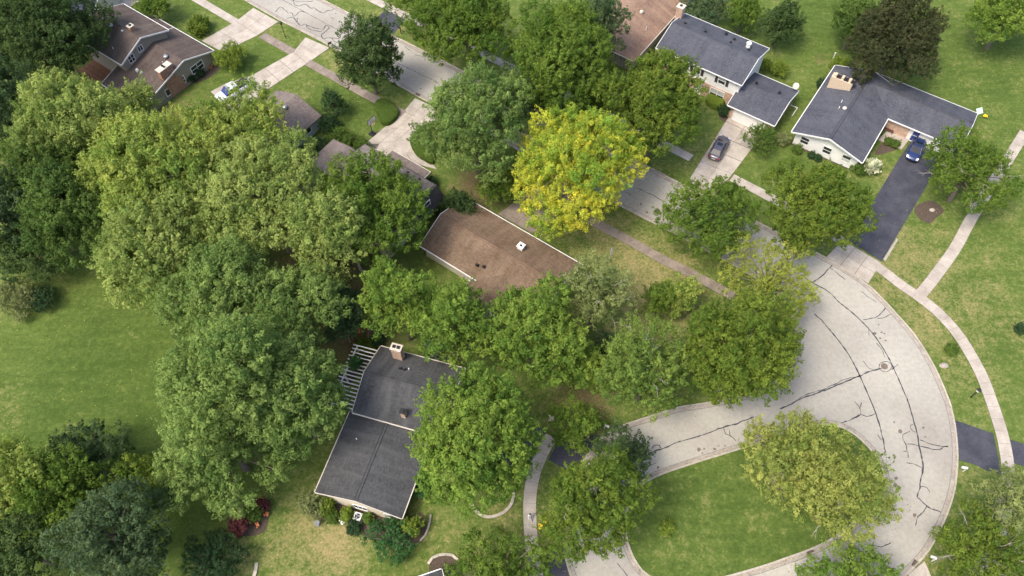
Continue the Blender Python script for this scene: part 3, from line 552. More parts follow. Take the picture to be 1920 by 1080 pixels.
        for c in range(cols):
            for r_ in range(rows):
                p = MB(); bx(p, -w/2+w*c/cols+.036, -w/2+w*(c+1)/cols-.036, -.015, .022, z0+h*r_/rows+.031, z0+h*(r_+1)/rows-.031)
                pm = pane_m if not isinstance(pane_m, (list, tuple)) else pane_m[r_ % len(pane_m)]
                p.build('pane' if kind == 'window' else 'panel', M[pm], fo)
        if shutters:
            for sg in (-1, 1): p = MB(); t = sg*(w/2+fw+.24); bx(p, t-.2, t+.2, -.01, .05, z0-fw, z1+fw); p.build('shutter', M['shutter'], s.t)
        return fo
    def roof_bit(s, px, py, z, kind):
        x, y, z = s.at(px, py, z); mb = MB()
        if kind == 'dark_vent': mb.hexa([(x-.2, y-.16, z-.2), (x+.2, y-.16, z-.2), (x+.2, y+.16, z-.2), (x-.2, y+.16, z-.2), (x-.14, y-.1, z+.14), (x+.14, y-.1, z+.14), (x+.14, y+.1, z+.14), (x-.14, y+.1, z+.14)]); mb.build('roof_vent', M['black_metal'], s.t)
        elif kind == 'white_vent': mb.hexa([(x-.22, y-.2, z-.25), (x+.22, y-.2, z-.25), (x+.22, y+.2, z-.25), (x-.22, y+.2, z-.25), (x-.18, y-.16, z+.12), (x+.18, y-.16, z+.12), (x+.18, y+.16, z+.12), (x-.18, y+.16, z+.12)]); mb.build('roof_vent', M['white_paint'], s.t)
        elif kind == 'pipe': mb.tube([(x, y, z-.3), (x, y, z+.35)], .06, 8); mb.build('vent_pipe', M['white_paint'], s.t)
        elif kind == 'turbine': mb.lathe([(.12, -.4), (.14, 0), (.34, .08), (.38, .25), (.30, .42), (.05, .48)], 14, (x, y, z)); mb.build('turbine_vent', M['grey_metal'], s.t, True)
        elif kind == 'dome': mb.lathe([(.30, -.3), (.32, .05), (.26, .15), (.05, .20)], 12, (x, y, z)); mb.build('roof_vent', M['cap_stone'], s.t, True)
    def chimney(s, x, y, w, d, z0, z1, mat='red_brick', cap='cap_stone', flues=1, name='chimney'):
        mb = MB(); mb.box(x-w/2, x+w/2, y-d/2, y+d/2, z0, z1); c = auto_uv(mb.build(name, M[mat], s.t))
        mb = MB(); mb.box(x-w/2-.08, x+w/2+.08, y-d/2-.08, y+d/2+.08, z1, z1+.12); mb.build('cap', M[cap], c)
        for k in range(flues):
            t = x+(k-(flues-1)/2)*w/max(flues, 1)*.9; f = min(.17, w/flues*.3); mb = MB(); mb.box(t-f, t+f, y-f, y+f, z1+.121, z1+.30); mb.build('flue', M['black_metal'], c)
        return c
def fix_normals(o):
    import bmesh
    b = bmesh.new(); b.from_mesh(o.data); bmesh.ops.recalc_face_normals(b, faces=b.faces); b.to_mesh(o.data); b.free()

# split-level house, upper left
h = House('split_level_house', 'taupe split-level house with umber roofs at two heights and a red brick chimney', -37.5, -101, 42)
h.gable(-110.45, -100.0, 38.0, 47.1, 5.0, 6.8, 'x', 'grey_siding', 'umber_shingle', oh=0.4)
h.gable(-102.6, -93.6, 34.9, 49.3, 2.3, 4.6, 'x', 'grey_siding', 'umber_shingle', frac=0.64, ze2=2.6, oh=0.4)
h.gable(-109.0, -102.65, 46.0, 49.3, 3.55, 3.6, 'x', 'grey_siding', 'umber_shingle', frac=0.05, ze2=2.6, oh=0.3)
x0, x1, y0, y1 = h.r(-110.45, -100.0, 38.0, 47.1)
h.panel(x1-.4, h.at(265, 92, 5.0)[1], 0, 5.0, .75, .9, cols=2); h.panel(x1-.4, h.at(240, 107, 4.3)[1], 0, 4.5, .95, 1.15, cols=2, rows=2)
X1 = h.r(0, -94.0, 0, 0)[1]
h.panel(X1, h.at(365, 123, 1.7)[1], 0, 1.7, 2.2, 1.25, cols=2, rows=2); h.panel(X1, h.at(334, 144, 1.6)[1], 0, 1.5, .7, 1.2, cols=1, rows=2); h.panel(X1, h.at(308, 163, 1.4)[1], 0, 1.35, 1.5, 1.1, cols=2)
mb = MB(); ya, yb = h.at(338, 150, 1)[1], h.at(312, 166, 1)[1]; mb.box(X1, X1+.08, min(ya, yb)-.3, max(ya, yb)+.1, 0, 2.55); auto_uv(mb.build('brick_wall', M['red_brick'], h.t))
cx, cy, _ = h.at(309, 127, 5.2); h.chimney(cx-.35, cy, .9, 2.2, 2.4, 5.1, flues=2); cx, cy, _ = h.at(248, 56, 6.6); h.chimney(cx, cy, .7, .7, 5.8, 7.3)
for px, py, z in ((209, 50, 6.55), (312, 108, 4.4)): h.roof_bit(px, py, z, 'turbine')
for px, py, z in ((193, 36, 6.55), (230, 58, 6.55), (257, 131, 3.6), (265, 136, 3.5)): h.roof_bit(px, py, z, 'white_vent')
h.roof_bit(213, 92, 5.5, 'pipe'); h.roof_bit(306, 119, 4.2, 'pipe')
mb = MB(); mb.tube([(X1+.06, y1+1.6, .1), (X1+.06, y1+1.6, 2.5)], .05, 6); mb.build('downpipe', M['grey_siding'], h.t)
# dark-roofed neighbour behind it
w = G(172, 27, 3.6)[:2]; _U, _V = frame(-10); uu, vv = w@_U, w@_V; h = House('dark_roofed_house', 'house with a navy roof cut by the top left corner', -10, uu-7, vv+5)
h.gable(uu-14, uu+.3, vv-.1, vv+10, 3.6, 5.4, 'x', 'cream_siding', 'navy_shingle')
# deck behind the split-level
dk = thing('wooden_deck', 'red-brown board deck in the rear corner of the taupe split-level house', 'deck', G(205, 128), math.radians(-37.5))
for k in range(22): mb = MB(); mb.box(-3.2, 3.2, -3.3+k*.30, -3.3+k*.30+.28, .25, .34); mb.build('deck_board', M['deck_wood'], dk)
for k in range(5): mb = MB(); mb.box(-3.2+k*1.55, -3.1+k*1.55, -3.42, -3.32, 0, 1.2); mb.build('rail_post', M['deck_wood'], dk)
mb = MB(); mb.box(-3.2, 3.2, -3.43, -3.31, 1.2, 1.28); mb.build('rail', M['deck_wood'], dk)

# taupe-roofed house behind the grove
h = House('taupe_roofed_house', 'house with a plain taupe gable roof facing the street behind the big grove', -37.5, -75, 43)
h.gable(-79.6, -70.9, 35.0, 48.8, 2.6, 4.2, 'y', 'pale_siding', 'taupe_shingle', trim='taupe_shingle'); h.roof_bit(535, 203, 4.0, 'turbine')
h.panel(h.r(0, -71.35, 0, 0)[1], h.at(575, 246, 1.6)[1], 0, 1.5, 1.6, 1.1, cols=2)
# shake-roofed house with mansard end
h = House('shake_roofed_house', 'house with weathered grey shake roof and dark mansard end beside the hoop driveway', -37.5, -56, 42)
h.gable(-64.7, -58.2, 35.0, 45.3, 4.6, 5.2, 'y', 'cream_siding', 'taupe_shingle', trim='taupe_shingle')
h.gable(-58.2, -51.4, 41.0, 49.65, 2.6, 2.9, 'x', 'cream_siding', 'taupe_shingle', trim='cap_stone', frac=.4)
h.gable(-60, -47.9, 36.5, 46.7, 4.3, 6.0, 'x', 'cream_siding', 'weathered_shake', trim='mansard_shingle', frac=.72, ze2=5.4, oh=.2)
x0, x1, y0, y1 = h.r(-60, -47.8, 42.6, 46.75); mb = MB()
mb.hexa([(x1+.02, y0, 3.0), (x1+1.0, y0-.1, 2.95), (x1+1.0, y1+.4, 2.95), (x1+.02, y1, 3.0), (x1, y0, 5.35), (x1+.2, y0, 5.3), (x1+.2, y1, 5.5), (x1, y1, 5.55)]); mb_ = auto_uv(mb.build('mansard', M['mansard_shingle'], h.t)); fix_normals(mb_)
h.panel(x1+.62, (y0+y1)/2-.6, 0, 4.2, 1.0, 1.5, cols=1, rows=2, frame_m='white_paint')
h.panel(h.r(0, -54.8, 0, 0)[1], h.r(0, 0, 0, 49.2)[3], 90, 1.15, 4.6, 2.0, kind='garage_door', cols=1, rows=4, pane_m='cream_siding', frame_m='cream_wall')
for px, py in ((765, 323), (787, 336)): h.roof_bit(px, py, 5.5, 'dark_vent')

# brown ranch in the middle
h = House('brown_roofed_ranch', 'low ranch house with a broad brown shingle roof beside the yellow tree', -37.5, -35.5, 44.2)
h.gable(-44.9, -26.2, 39.4, 48.9, 2.6, 4.3, 'x', 'cream_siding', 'brown_shingle', frac=.48, ridge='brown_wood'); h.gable(-36.5, -29.5, 36.5, 43.5, 2.35, 3.5, 'y', 'cream_siding', 'brown_shingle')
x, y, z = h.at(977, 464, 3.9); mb = MB(); mb.box(x-.34, x+.34, y-.34, y+.34, 3.2, 4.25); c = mb.build('attic_fan', M['white_paint'], h.t); mb = MB(); mb.box(x-.44, x+.44, y-.44, y+.44, 4.25, 4.36); mb.build('hood', M['white_paint'], c); mb = MB(); mb.box(x-.15, x+.15, y-.15, y+.15, 4.361, 4.40); mb.build('vent_hole', M['black_metal'], c)
for px, py in ((894, 496), (907, 499)): h.roof_bit(px, py, 3.6, 'dark_vent')
h.panel(h.r(0, -38, 0, 0)[1], h.r(0, 0, 0, 48.45)[3], 90, 1.1, 4.8, 2.0, kind='garage_door', cols=1, rows=4, pane_m='white_siding')
h.panel(h.r(0, -31, 0, 0)[1], h.r(0, 0, 0, 48.45)[3], 90, 1.4, 2.0, 1.2, cols=2)

# black-roofed house with pergola
h = House('black_roofed_house', 'cream house with a charcoal split-level roof and a white pergola at its side', -18.4, -24, 27.5)
h.gable(-29.3, -19.3, 18.55, 28.3, 2.6, 4.15, 'y', 'cream_wall', 'black_shingle', ridge='black_metal', trim='cap_stone', oh=.6, ohe=.15)
h.gable(-28.45, -18.0, 27.7, 36.3, 4.2, 6.0, 'x', 'cream_wall', 'black_shingle', trim='cap_stone', ridge='black_shingle')
cx, cy, _ = h.at(745, 658, 6.2); h.chimney(cx, cy, 1.15, .75, 4.2, 7.0, 'tan_brick', flues=2)
cx, cy, _ = h.at(757, 776, 5.2); h.chimney(cx, cy, .5, .5, 4.6, 5.9, 'tan_brick', cap='black_metal')
for px, py, z in ((750, 690, 5.4), (758, 692, 5.4)): h.roof_bit(px, py, z, 'dark_vent')
h.roof_bit(767, 693, 5.4, 'pipe'); h.roof_bit(669, 824, 3.3, 'pipe')
x0, x1, y0, y1 = h.r(-29.3, -19.3, 18.55, 28.3)
h.panel(-.3, y0+.15, -90, 1.3, 1.5, 1.1, cols=3, pane_m='window_glass'); h.panel(3.0, y0+.15, -90, 1.4, .9, 1.0, cols=1, rows=2)
# pergola: free-standing timber frame against the wall
pg = thing('pergola', 'white slatted pergola along the left wall of the charcoal-roofed house', 'pergola', (h.t.location.x, h.t.location.y, 0), h.t.rotation_euler.z)
xs0, xs1, ya, yb = h.r(-32.2, -28.62, 28.6, 36.3)
for k in range(17):
    y = ya+(yb-ya)*k/16; mb = MB(); xa = xs0+(0.5 if k in (0, 1) else 0)+(1.0 if k in (9, 10, 11, 12) else 0)*0; mb.box(xa+random.uniform(-.06, .06), xs1, y-.045, y+.045, 2.50, 2.68); mb.build('rafter', M['white_paint'], pg)
for x in (xs0+.45, xs1-.12): mb = MB(); mb.box(x-.06, x+.06, ya-.1, yb+.1, 2.32, 2.495); mb.build('beam', M['white_paint'], pg)
for y in (ya+.2, (ya+yb)/2, yb-.2): mb = MB(); mb.box(xs0+.38, xs0+.52, y-.07, y+.07, 0, 2.318); mb.build('post', M['white_paint'], pg)
tag(sheet('patio', [(618, 765), (700, 665), (668, 655), (605, 750)], .02, 'mulch'), kind='structure')

# pale brown hip-roofed house, top
h = House('hip_roofed_house', 'house with a worn pinkish brown hip roof at the top edge of the picture', -37.5, -44.4, 94)
h.gable(-49, -39.8, 83.7, 106, 2.6, 4.1, 'y', 'grey_siding', 'pale_brown_shingle', hip0=2.2, trim='cap_stone'); h.roof_bit(1203, 22, 4.1, 'dome'); h.roof_bit(1212, 53, 3.5, 'pipe')
fn = thing('board_fence', 'grey board fence panel in front of the pinkish brown hip roof', 'fence', G(1150, 118), math.radians(-37.5))
for k in range(12): mb = MB(); mb.box(-.4+k*.30, -.4+k*.30+.27, -.03, .03, .1, 1.9); mb.build('board', M['grey_wood'], fn)
for z in (.4, 1.5): mb = MB(); mb.box(-.4, 3.2, .03, .09, z, z+.1); mb.build('rail', M['grey_wood'], fn)

# white two-storey house with garage
h = House('two_storey_house', 'white two-storey house with slate blue roof, dark shutters and attached garage', -36.3, -26, 89.5)
h.gable(-35.6, -21.8, 86.1, 95.0, 5.2, 6.65, 'x', 'white_siding', 'slate_shingle', oh=.35)
h.gable(-22.5, -15.2, 84.2, 92.3, 2.6, 3.85, 'x', 'tan_brick', 'slate_shingle', oh=.35)
x0, x1, y0, y1 = h.r(-35.6, -21.8, 86.1, 95.0); yf = y0+.35
mb = MB(); mb.box(x0+.36, x1-.6, yf-.06, yf+.02, 0, 2.55); auto_uv(mb.build('brick_wall', M['tan_brick'], h.t))
for px, py in ((1240, 98), (1268, 110), (1308, 130), (1354, 151)): h.panel(h.at(px, py, 4.15)[0], yf, -90, 4.15, 1.05, 1.25, cols=1, rows=2, shutters=True, pane_m=('window_glass', 'blind_glass'))
h.panel(h.at(1348, 170, 1.6)[0], yf-.06, -90, 1.45, 2.1, 1.6, cols=2, rows=2, pane_m=('window_glass', 'blind_glass'))
h.panel(h.at(1312, 158, 1.4)[0], yf-.06, -90, 1.1, 1.0, 2.1, kind='door', cols=1, rows=3, pane_m='white_paint')
gx0, gx1, gy0, gy1 = h.r(-22.5, -15.2, 84.2, 92.3)
h.panel((gx0+gx1)/2-.1, gy0+.35, -90, 1.12, 4.9, 2.05, kind='garage_door', cols=1, rows=4, pane_m='white_siding')
h.panel(x1-.35, h.at(1413, 128, 4.6)[1], 0, 5.2, .5, .75, cols=1, pane_m='window_glass')
cx, cy, _ = h.at(1274, 24, 6.6); h.chimney(cx, cy+.2, 1.0, .9, 4.5, 7.6, 'tan_brick', flues=1)
for px, py in ((1285, 43), (1323, 59), (1370, 79), (1404, 93)): h.roof_bit(px, py, 6.35, 'dark_vent')
for px, py in ((1362, 62), (1377, 73)): h.roof_bit(px, py, 6.0, 'dark_vent')
x, y, z = h.at(1404, 84, 6.4); mb = MB(); mb.box(x-.28, x+.28, y-.28, y+.28, 5.6, 6.6); c = mb.build('attic_fan', M['white_paint'], h.t); mb = MB(); mb.lathe([(.36, 0), (.40, .12), (.25, .28), (.05, .32)], 12, (x, y, 6.6)); mb.build('hood', M['white_paint'], c)
for px, py in ((1419, 155), (1462, 173)): h.roof_bit(px, py, 3.8, 'dark_vent')
# satellite dish standing on the garage roof corner
x, y, z = h.at(1491, 169, 2.7); U, V = h.U, h.V; wp = G(1491, 170, 2.6); sd_ = thing('satellite_dish', 'pale round satellite dish on the far corner of the garage roof', 'satellite dish', wp, math.radians(-60))
mb = MB(); mb.tube([(0, 0, 0), (0, 0, .7), (0, -.1, .85)], .03, 6); mb.build('mast', M['grey_metal'], sd_)
mb = MB(); D = []; 
for r, dd in ((0.02, 0), (.25, .03), (.45, .10)): D.append((r, dd))
mb.lathe([(0.02, .0), (.25, .03), (.48, .12), (.48, .14), (.25, .05), (.02, .02)], 16); dish = mb.build('dish', M['cap_stone'], sd_, True); dish.location = (0, -.15, .95); dish.rotation_euler = (math.radians(50), 0, 0)
mb = MB(); mb.tube([(0, -.2, .75), (0, -.65, 1.05)], .02, 5); mb.build('feed_arm', M['grey_metal'], sd_)

# white L-shaped ranch
h = House('white_ranch_house', 'white L-shaped ranch house with slate blue roof and wide stone chimney', -35.8, -3, 94)
h.gable(-12.05, -1.8, 84.6, 100.2, 2.6, 4.2, 'y', 'white_siding', 'slate_shingle', ridge='black_metal', oh=.6)
h.gable(-6.8, 8.3, 94.3, 102.0, 2.58, 3.80, 'x', 'white_siding', 'slate_shingle', oh=.45, ridge=None)
x0, x1, y0, y1 = h.r(-12.05, -1.8, 84.6, 100.2); wx0, wx1, wy0, wy1 = h.r(-6.8, 8.3, 94.3, 102.0)
mb = MB(); mb.tube([(wx0+4.0, (wy0+wy1)/2-.12, 3.80), (wx1-1.2, (wy0+wy1)/2-.12, 3.80)], .035, 4); mb.build('ridge_vent', M['black_metal'], h.t)
for px, py in ((1510, 262), (1552, 280), (1587, 297)): h.panel(h.at(px, py, 1.4)[0], y0+.6, -90, 1.45, 1.15, 1.15, cols=1, rows=2, pane_m=('window_glass', 'window_glass') if px < 1580 else ('blind_glass', 'window_glass'))
a, b, c_, d = h.r(-11.3, -8.2, 95.0, 96.0); mb = MB(); mb.box(a, b, c_, d, 2.6, 5.0)
ch = auto_uv(mb.build('chimney', M['tan_stone'], h.t))
for k in range(3): mb = MB(); t = a+.45+k*1.05; mb.box(t-.16, t+.16, c_+.2, d-.2, 5.0, 5.3); mb.build('flue', M['tan_stone'], ch); mb = MB(); mb.box(t+.2, t+.85, c_+.1, d-.1, 5.0, 5.06); mb.build('flue_hole', M['black_metal'], ch)
for px, py in ((1578, 191), (1573, 203)): h.roof_bit(px, py, 3.9, 'pipe')
h.roof_bit(1584, 203, 4.0, 'dome')
# porch inside the L
bx0, bx1 = x1-.55, wx0+8.3
mb = MB(); mb.box(bx0, bx1, wy0+.37, wy0+.44, 0, 2.3); auto_uv(mb.build('brick_wall', M['tan_brick'], h.t))
tag(MB().prism([tuple(G(*p)[:2]) for p in ((1646, 263), (1690, 281), (1712, 252), (1672, 236))], -.02, .14).build('porch_slab', M['concrete']), kind='structure')
h.panel(h.at(1712, 262, 1.1)[0], wy0+.45, -90, 1.15, .95, 2.1, kind='door', cols=1, rows=2, pane_m='blue_door')
h.panel(h.at(1748, 275, 1.1)[0], wy0+.45, -90, 1.15, 3.9, 2.05, kind='garage_door', cols=1, rows=4, pane_m='white_siding')
for k in range(3): mb = MB(); yy = wy0-.6-k*.8; mb.box(x1-.6, x1-.54, yy-.25, yy+.25, 1.0, 2.1); mb.build('shutter', M['shutter'], h.t)
bn = thing('porch_bench', 'dark brown bench on the porch in the corner of the white ranch house', 'bench', G(1664, 246, .14), math.radians(-35.8))
for k in range(4): mb = MB(); mb.box(-.75, .75, -.28+k*.14, -.16+k*.14, .42, .47); mb.build('seat_slat', M['brown_wood'], bn)
for k in range(3): mb = MB(); mb.box(-.75, .75, .28, .33, .52+k*.15, .64+k*.15); mb.build('back_slat', M['brown_wood'], bn)
for x in (-.68, .68):
    for y in (-.22, .30): mb = MB(); mb.box(x-.04, x+.04, y-.04, y+.04, 0, .418 if y < 0 else .9); mb.build('leg', M['brown_wood'], bn)
# grey roof corner at the bottom edge and the small shed roof among the trees
w = G(828, 1067, 2.6)[:2]; _U, _V = frame(16.6); h = House('grey_roofed_house', 'corner of a pale-edged grey roof cut by the bottom edge', 16.6, w@_U-4.5, w@_V-4)
h.gable(w@h.U-9, w@h.U, w@h.V-8, w@h.V, 2.6, 3.9, 'x', 'cream_siding', 'black_shingle')
w = G(935, 606, 2.3)[:2]; _U, _V = frame(-20); h = House('garden_shed', 'small grey-roofed shed among the bright green trees below the brown roof', -20, w@_U, w@_V, 'shed')
h.gable(w@h.U-1.6, w@h.U+1.6, w@h.V-1.3, w@h.V+1.3, 2.3, 2.8, 'x', 'grey_siding', 'weathered_shake', oh=.2, trim='grey_siding')

# ------------------------------------------------------------------ trees and shrubs
LEAVES = [0]
STYLE = {  # colour a, colour b (mixed per bough and spray), leaf size, sprays per m2, leaves per spray, bough count, bough size, bare twigs, spray radius
 'grove':   ((0.325, 0.385, 0.115), (0.165, 0.240, 0.060), .21, .60, 42, .85, 1.05, 0, .62),
 'lime':    ((0.345, 0.395, 0.095), (0.180, 0.268, 0.056), .21, .60, 42, .85, 1.05, 0, .62),
 'silver':  ((0.242, 0.325, 0.094), (0.110, 0.188, 0.050), .20, .62, 42, .85, 1.0, 0, .60),
 'olive':   ((0.175, 0.232, 0.036), (0.082, 0.145, 0.022), .19, .78, 36, .95, .95, 0, .50),
 'honey':   ((0.165, 0.238, 0.040), (0.078, 0.148, 0.024), .19, .78, 36, .95, .95, 0, .50),
 'bright':  ((0.225, 0.310, 0.056), (0.100, 0.190, 0.032), .20, .70, 40, .85, 1.0, 0, .56),
 'yellow':  ((0.560, 0.530, 0.060), (0.210, 0.335, 0.050), .165, .72, 56, .95, .95, 0, .54),
 'sallow':  ((0.345, 0.370, 0.100), (0.160, 0.222, 0.048), .19, .66, 36, 1.0, .80, 3, .52),
 'feather': ((0.350, 0.380, 0.075), (0.220, 0.270, 0.048), .18, .66, 30, 1.1, .75, 2, .48),
 'thin':    ((0.215, 0.290, 0.065), (0.115, 0.190, 0.040), .18, .68, 34, 1.2, .80, 4, .48),
 'mid':     ((0.135, 0.205, 0.048), (0.062, 0.115, 0.028), .20, .70, 40, .85, 1.05, 0, .56),
 'pale':    ((0.270, 0.310, 0.115), (0.145, 0.195, 0.065), .18, .66, 30, 1.1, .85, 5, .50),
 'dark':    ((0.095, 0.145, 0.046), (0.045, 0.085, 0.028), .20, .70, 40, .85, 1.05, 0, .56),
 'deep':    ((0.085, 0.135, 0.055), (0.042, 0.078, 0.032), .19, .78, 36, 1.0, .85, 0, .50),
 'bronze':  ((0.088, 0.092, 0.040), (0.042, 0.060, 0.025), .16, 1.3, 28, 1.5, .7, 0, .36),
 'grey':    ((0.122, 0.178, 0.080), (0.052, 0.092, 0.042), .18, .78, 36, 1.0, .85, 0, .50),
 'shrub':   ((0.145, 0.215, 0.045), (0.075, 0.138, 0.028), .13, 2.8, 22, 1.2, .8, 0, .26),
 'shrub_dark': ((0.058, 0.110, 0.046), (0.034, 0.072, 0.031), .13, 2.6, 22, 1.2, .8, 0, .27),
 'shrub_pale': ((0.280, 0.310, 0.140), (0.165, 0.200, 0.082), .13, 2.8, 22, 1.2, .8, 0, .26),
 'shrub_lime': ((0.240, 0.310, 0.050), (0.135, 0.205, 0.033), .13, 2.8, 22, 1.2, .8, 0, .26),
 'shrub_emerald': ((0.072, 0.172, 0.052), (0.040, 0.110, 0.036), .14, 2.5, 22, 1.2, .8, 0, .28),
 'shrub_red': ((0.190, 0.062, 0.066), (0.095, 0.036, 0.040), .13, 2.5, 20, 1.2, .8, 0, .26),
 'shrub_white': ((0.780, 0.770, 0.680), (0.260, 0.320, 0.140), .15, 2.2, 20, 1.6, .55, 0, .26),
 'spruce':  ((0.170, 0.215, 0.215), (0.095, 0.136, 0.136), .15, 1.6, 26, 1.6, .6, 0, .34),
}
def leaf_mesh(name, P, Nrm, S, C, parent):
    n = len(P); LEAVES[0] += n
    a = RNG.normal(size=(n, 3)); T = np.cross(Nrm, a); T /= np.linalg.norm(T, axis=1)[:, None]+1e-9; B = np.cross(Nrm, T); S = S[:, None]
    V = np.empty((n, 3, 3), np.float32); V[:, 0] = P+T*S*.70; V[:, 1] = P-T*S*.50+B*S*.45; V[:, 2] = P-T*S*.50-B*S*.45
    me = bpy.data.meshes.new(name); me.vertices.add(n*3); me.vertices.foreach_set('co', V.ravel())
    me.loops.add(n*3); me.loops.foreach_set('vertex_index', np.arange(n*3, dtype=np.int32)); me.polygons.add(n)
    me.polygons.foreach_set('loop_start', np.arange(0, n*3, 3, dtype=np.int32))
    at = me.attributes.new('leaf_colour', 'FLOAT_COLOR', 'FACE'); c4 = np.ones((n, 4), np.float32); c4[:, :3] = C; at.data.foreach_set('color', c4.ravel())
    me.materials.append(M['leaf']); me.update()
    o = bpy.data.objects.new(name, me); COL.objects.link(o); o.parent = parent; return o
def unit(a): return a/(np.linalg.norm(a, axis=1)[:, None]+1e-9)
def foliage(R, a, st, rng, low=-0.35, cone=0.0):
    """crown = boughs > sprays > leaves, about the origin, radius R and half-height a"""
    ca, cb, ls, dens, k, lf, lsz, bare, pr = STYLE[st]; k = int(k*1.35); ls *= .92; dens *= 1.12
    n = int((10+R*3.0)*lf); i = np.arange(n)+.5; z = 1-(1-low)*i/n; ph = i*2.39996+rng.uniform(0, 6.3); rr = np.sqrt(1-z*z)
    D = np.c_[rr*np.cos(ph), rr*np.sin(ph), z]+rng.normal(0, .20, (n, 3)); D = unit(D)
    Lr = np.minimum(R, a*1.25)*rng.uniform(.16, .33, n)*lsz+R*.03
    rad = np.clip(1-Lr/R*.95, .3, .9)*rng.uniform(.70, 1.08, n)
    if cone: sc = np.clip(1-cone*(D[:, 2]*.5+.5), .12, 1); D[:, :2] *= sc[:, None]*1.25
    az = np.arctan2(D[:, 1], D[:, 0]); f1, f2, f3 = rng.uniform(0, 6.3, 3); rad *= 1+.10*np.sin(2*az+f1)+.08*np.sin(3*az+f2)+.05*np.sin(5*az+f3)
    Cn = D*rad[:, None]*[R, R, a]
    m2 = max(2, n//5); D2 = unit(rng.normal(size=(m2, 3))+[0, 0, .5]); Cn = np.r_[Cn, D2*[R, R, a]*rng.uniform(.2, .5, (m2, 1)), [[0, 0, a*.15]]]; Lr = np.r_[Lr, min(R, a)*rng.uniform(.25, .38, m2)*lsz, min(R, a)*.45*lsz]
    P, O, Cc, Rp = [], [], [], []
    ca, cb = np.array(ca)*1.0, np.array(cb)*1.0
    for j in range(len(Cn)):
        m = max(7, int(4*math.pi*Lr[j]**2*dens*1.2))
        i = np.arange(m)+.5; zz = 1-1.55*i/m; ph = i*2.39996+j; q = np.sqrt(np.clip(1-zz*zz, 0, 1)); d = unit(np.c_[q*np.cos(ph), q*np.sin(ph), zz]+rng.normal(0, .22, (m, 3)))
        p = Cn[j]+d*(Lr[j]*rng.uniform(.70, 1.12, m))[:, None]*[1, 1, .92]
        mt = rng.normal(.5, .22)+rng.normal(0, .22, m); col = cb+(ca-cb)*np.clip(mt, 0, 1)[:, None]; col *= np.clip(rng.normal(1, .10, m), .7, 1.35)[:, None]
        P.append(p); O.append(d); Cc.append(col); Rp.append(pr*np.clip(rng.normal(1, .25, m), .5, 1.6))
    P = np.concatenate(P); O = np.concatenate(O); Cc = np.concatenate(Cc); Rp = np.concatenate(Rp)
    ins = np.zeros(len(P), bool)
    for j in range(len(Cn)): ins |= np.linalg.norm((P-Cn[j]), axis=1) < Lr[j]*.55
    P, O, Cc, Rp = P[~ins], O[~ins], Cc[~ins], Rp[~ins]
    m = len(P); out = unit(O*.7+[0, 0, .65]+rng.normal(0, .22, (m, 3)))
    d = rng.normal(size=(m, k, 3))+out[:, None, :]*.75; d /= np.linalg.norm(d, axis=2)[:, :, None]
    off = d*(Rp[:, None, None]*rng.uniform(.45, 1.12, (m, k, 1)))+out[:, None, :]*Rp[:, None, None]*.25
    # most sprays are drawn-out plumes, widest at their foot
    t = rng.random((m, k, 1))**1.2; pd = rng.normal(size=(m, k, 3)); pd -= out[:, None, :]*np.sum(pd*out[:, None, :], 2, keepdims=True); pd /= np.linalg.norm(pd, axis=2)[:, :, None]
    off2 = out[:, None, :]*(t*2.3-.45)*Rp[:, None, None]+pd*(1.0-.8*t)*np.sqrt(rng.uniform(.2, 1, (m, k, 1)))*Rp[:, None, None]*.95; d2 = pd*.75+out[:, None, :]*.55
    pl = (rng.random(m) < .65)[:, None, None]; off = np.where(pl, off2, off); d = np.where(pl, d2, d)
    LP = (P[:, None, :]+off).reshape(-1, 3); LN = unit(d.reshape(-1, 3)*.8+[0, 0, .18]+rng.normal(0, .30, (m*k, 3)))
    LC = np.repeat(Cc, k, 0)*np.clip(rng.normal(1, .09, (m*k, 1)), .7, 1.4); LS = ls*np.clip(rng.normal(1, .25, m*k), .5, 1.6)
    return LP, LN, LS, LC, Cn, Lr
def limb(mb, p0, p1, r0, r1, rng, n=5, seg=4, sag=.08):
    p0, p1 = np.array(p0, float), np.array(p1, float); L = np.linalg.norm(p1-p0); pts = []
    for i in range(seg+1): t = i/seg; pts.append(p0*(1-t)+p1*t+rng.normal(0, L*.03, 3)*(0 < i < seg)+[0, 0, L*sag*math.sin(t*3.14)])
    mb.tube(pts, [r0+(r1-r0)*i/seg for i in range(seg+1)], n); return pts
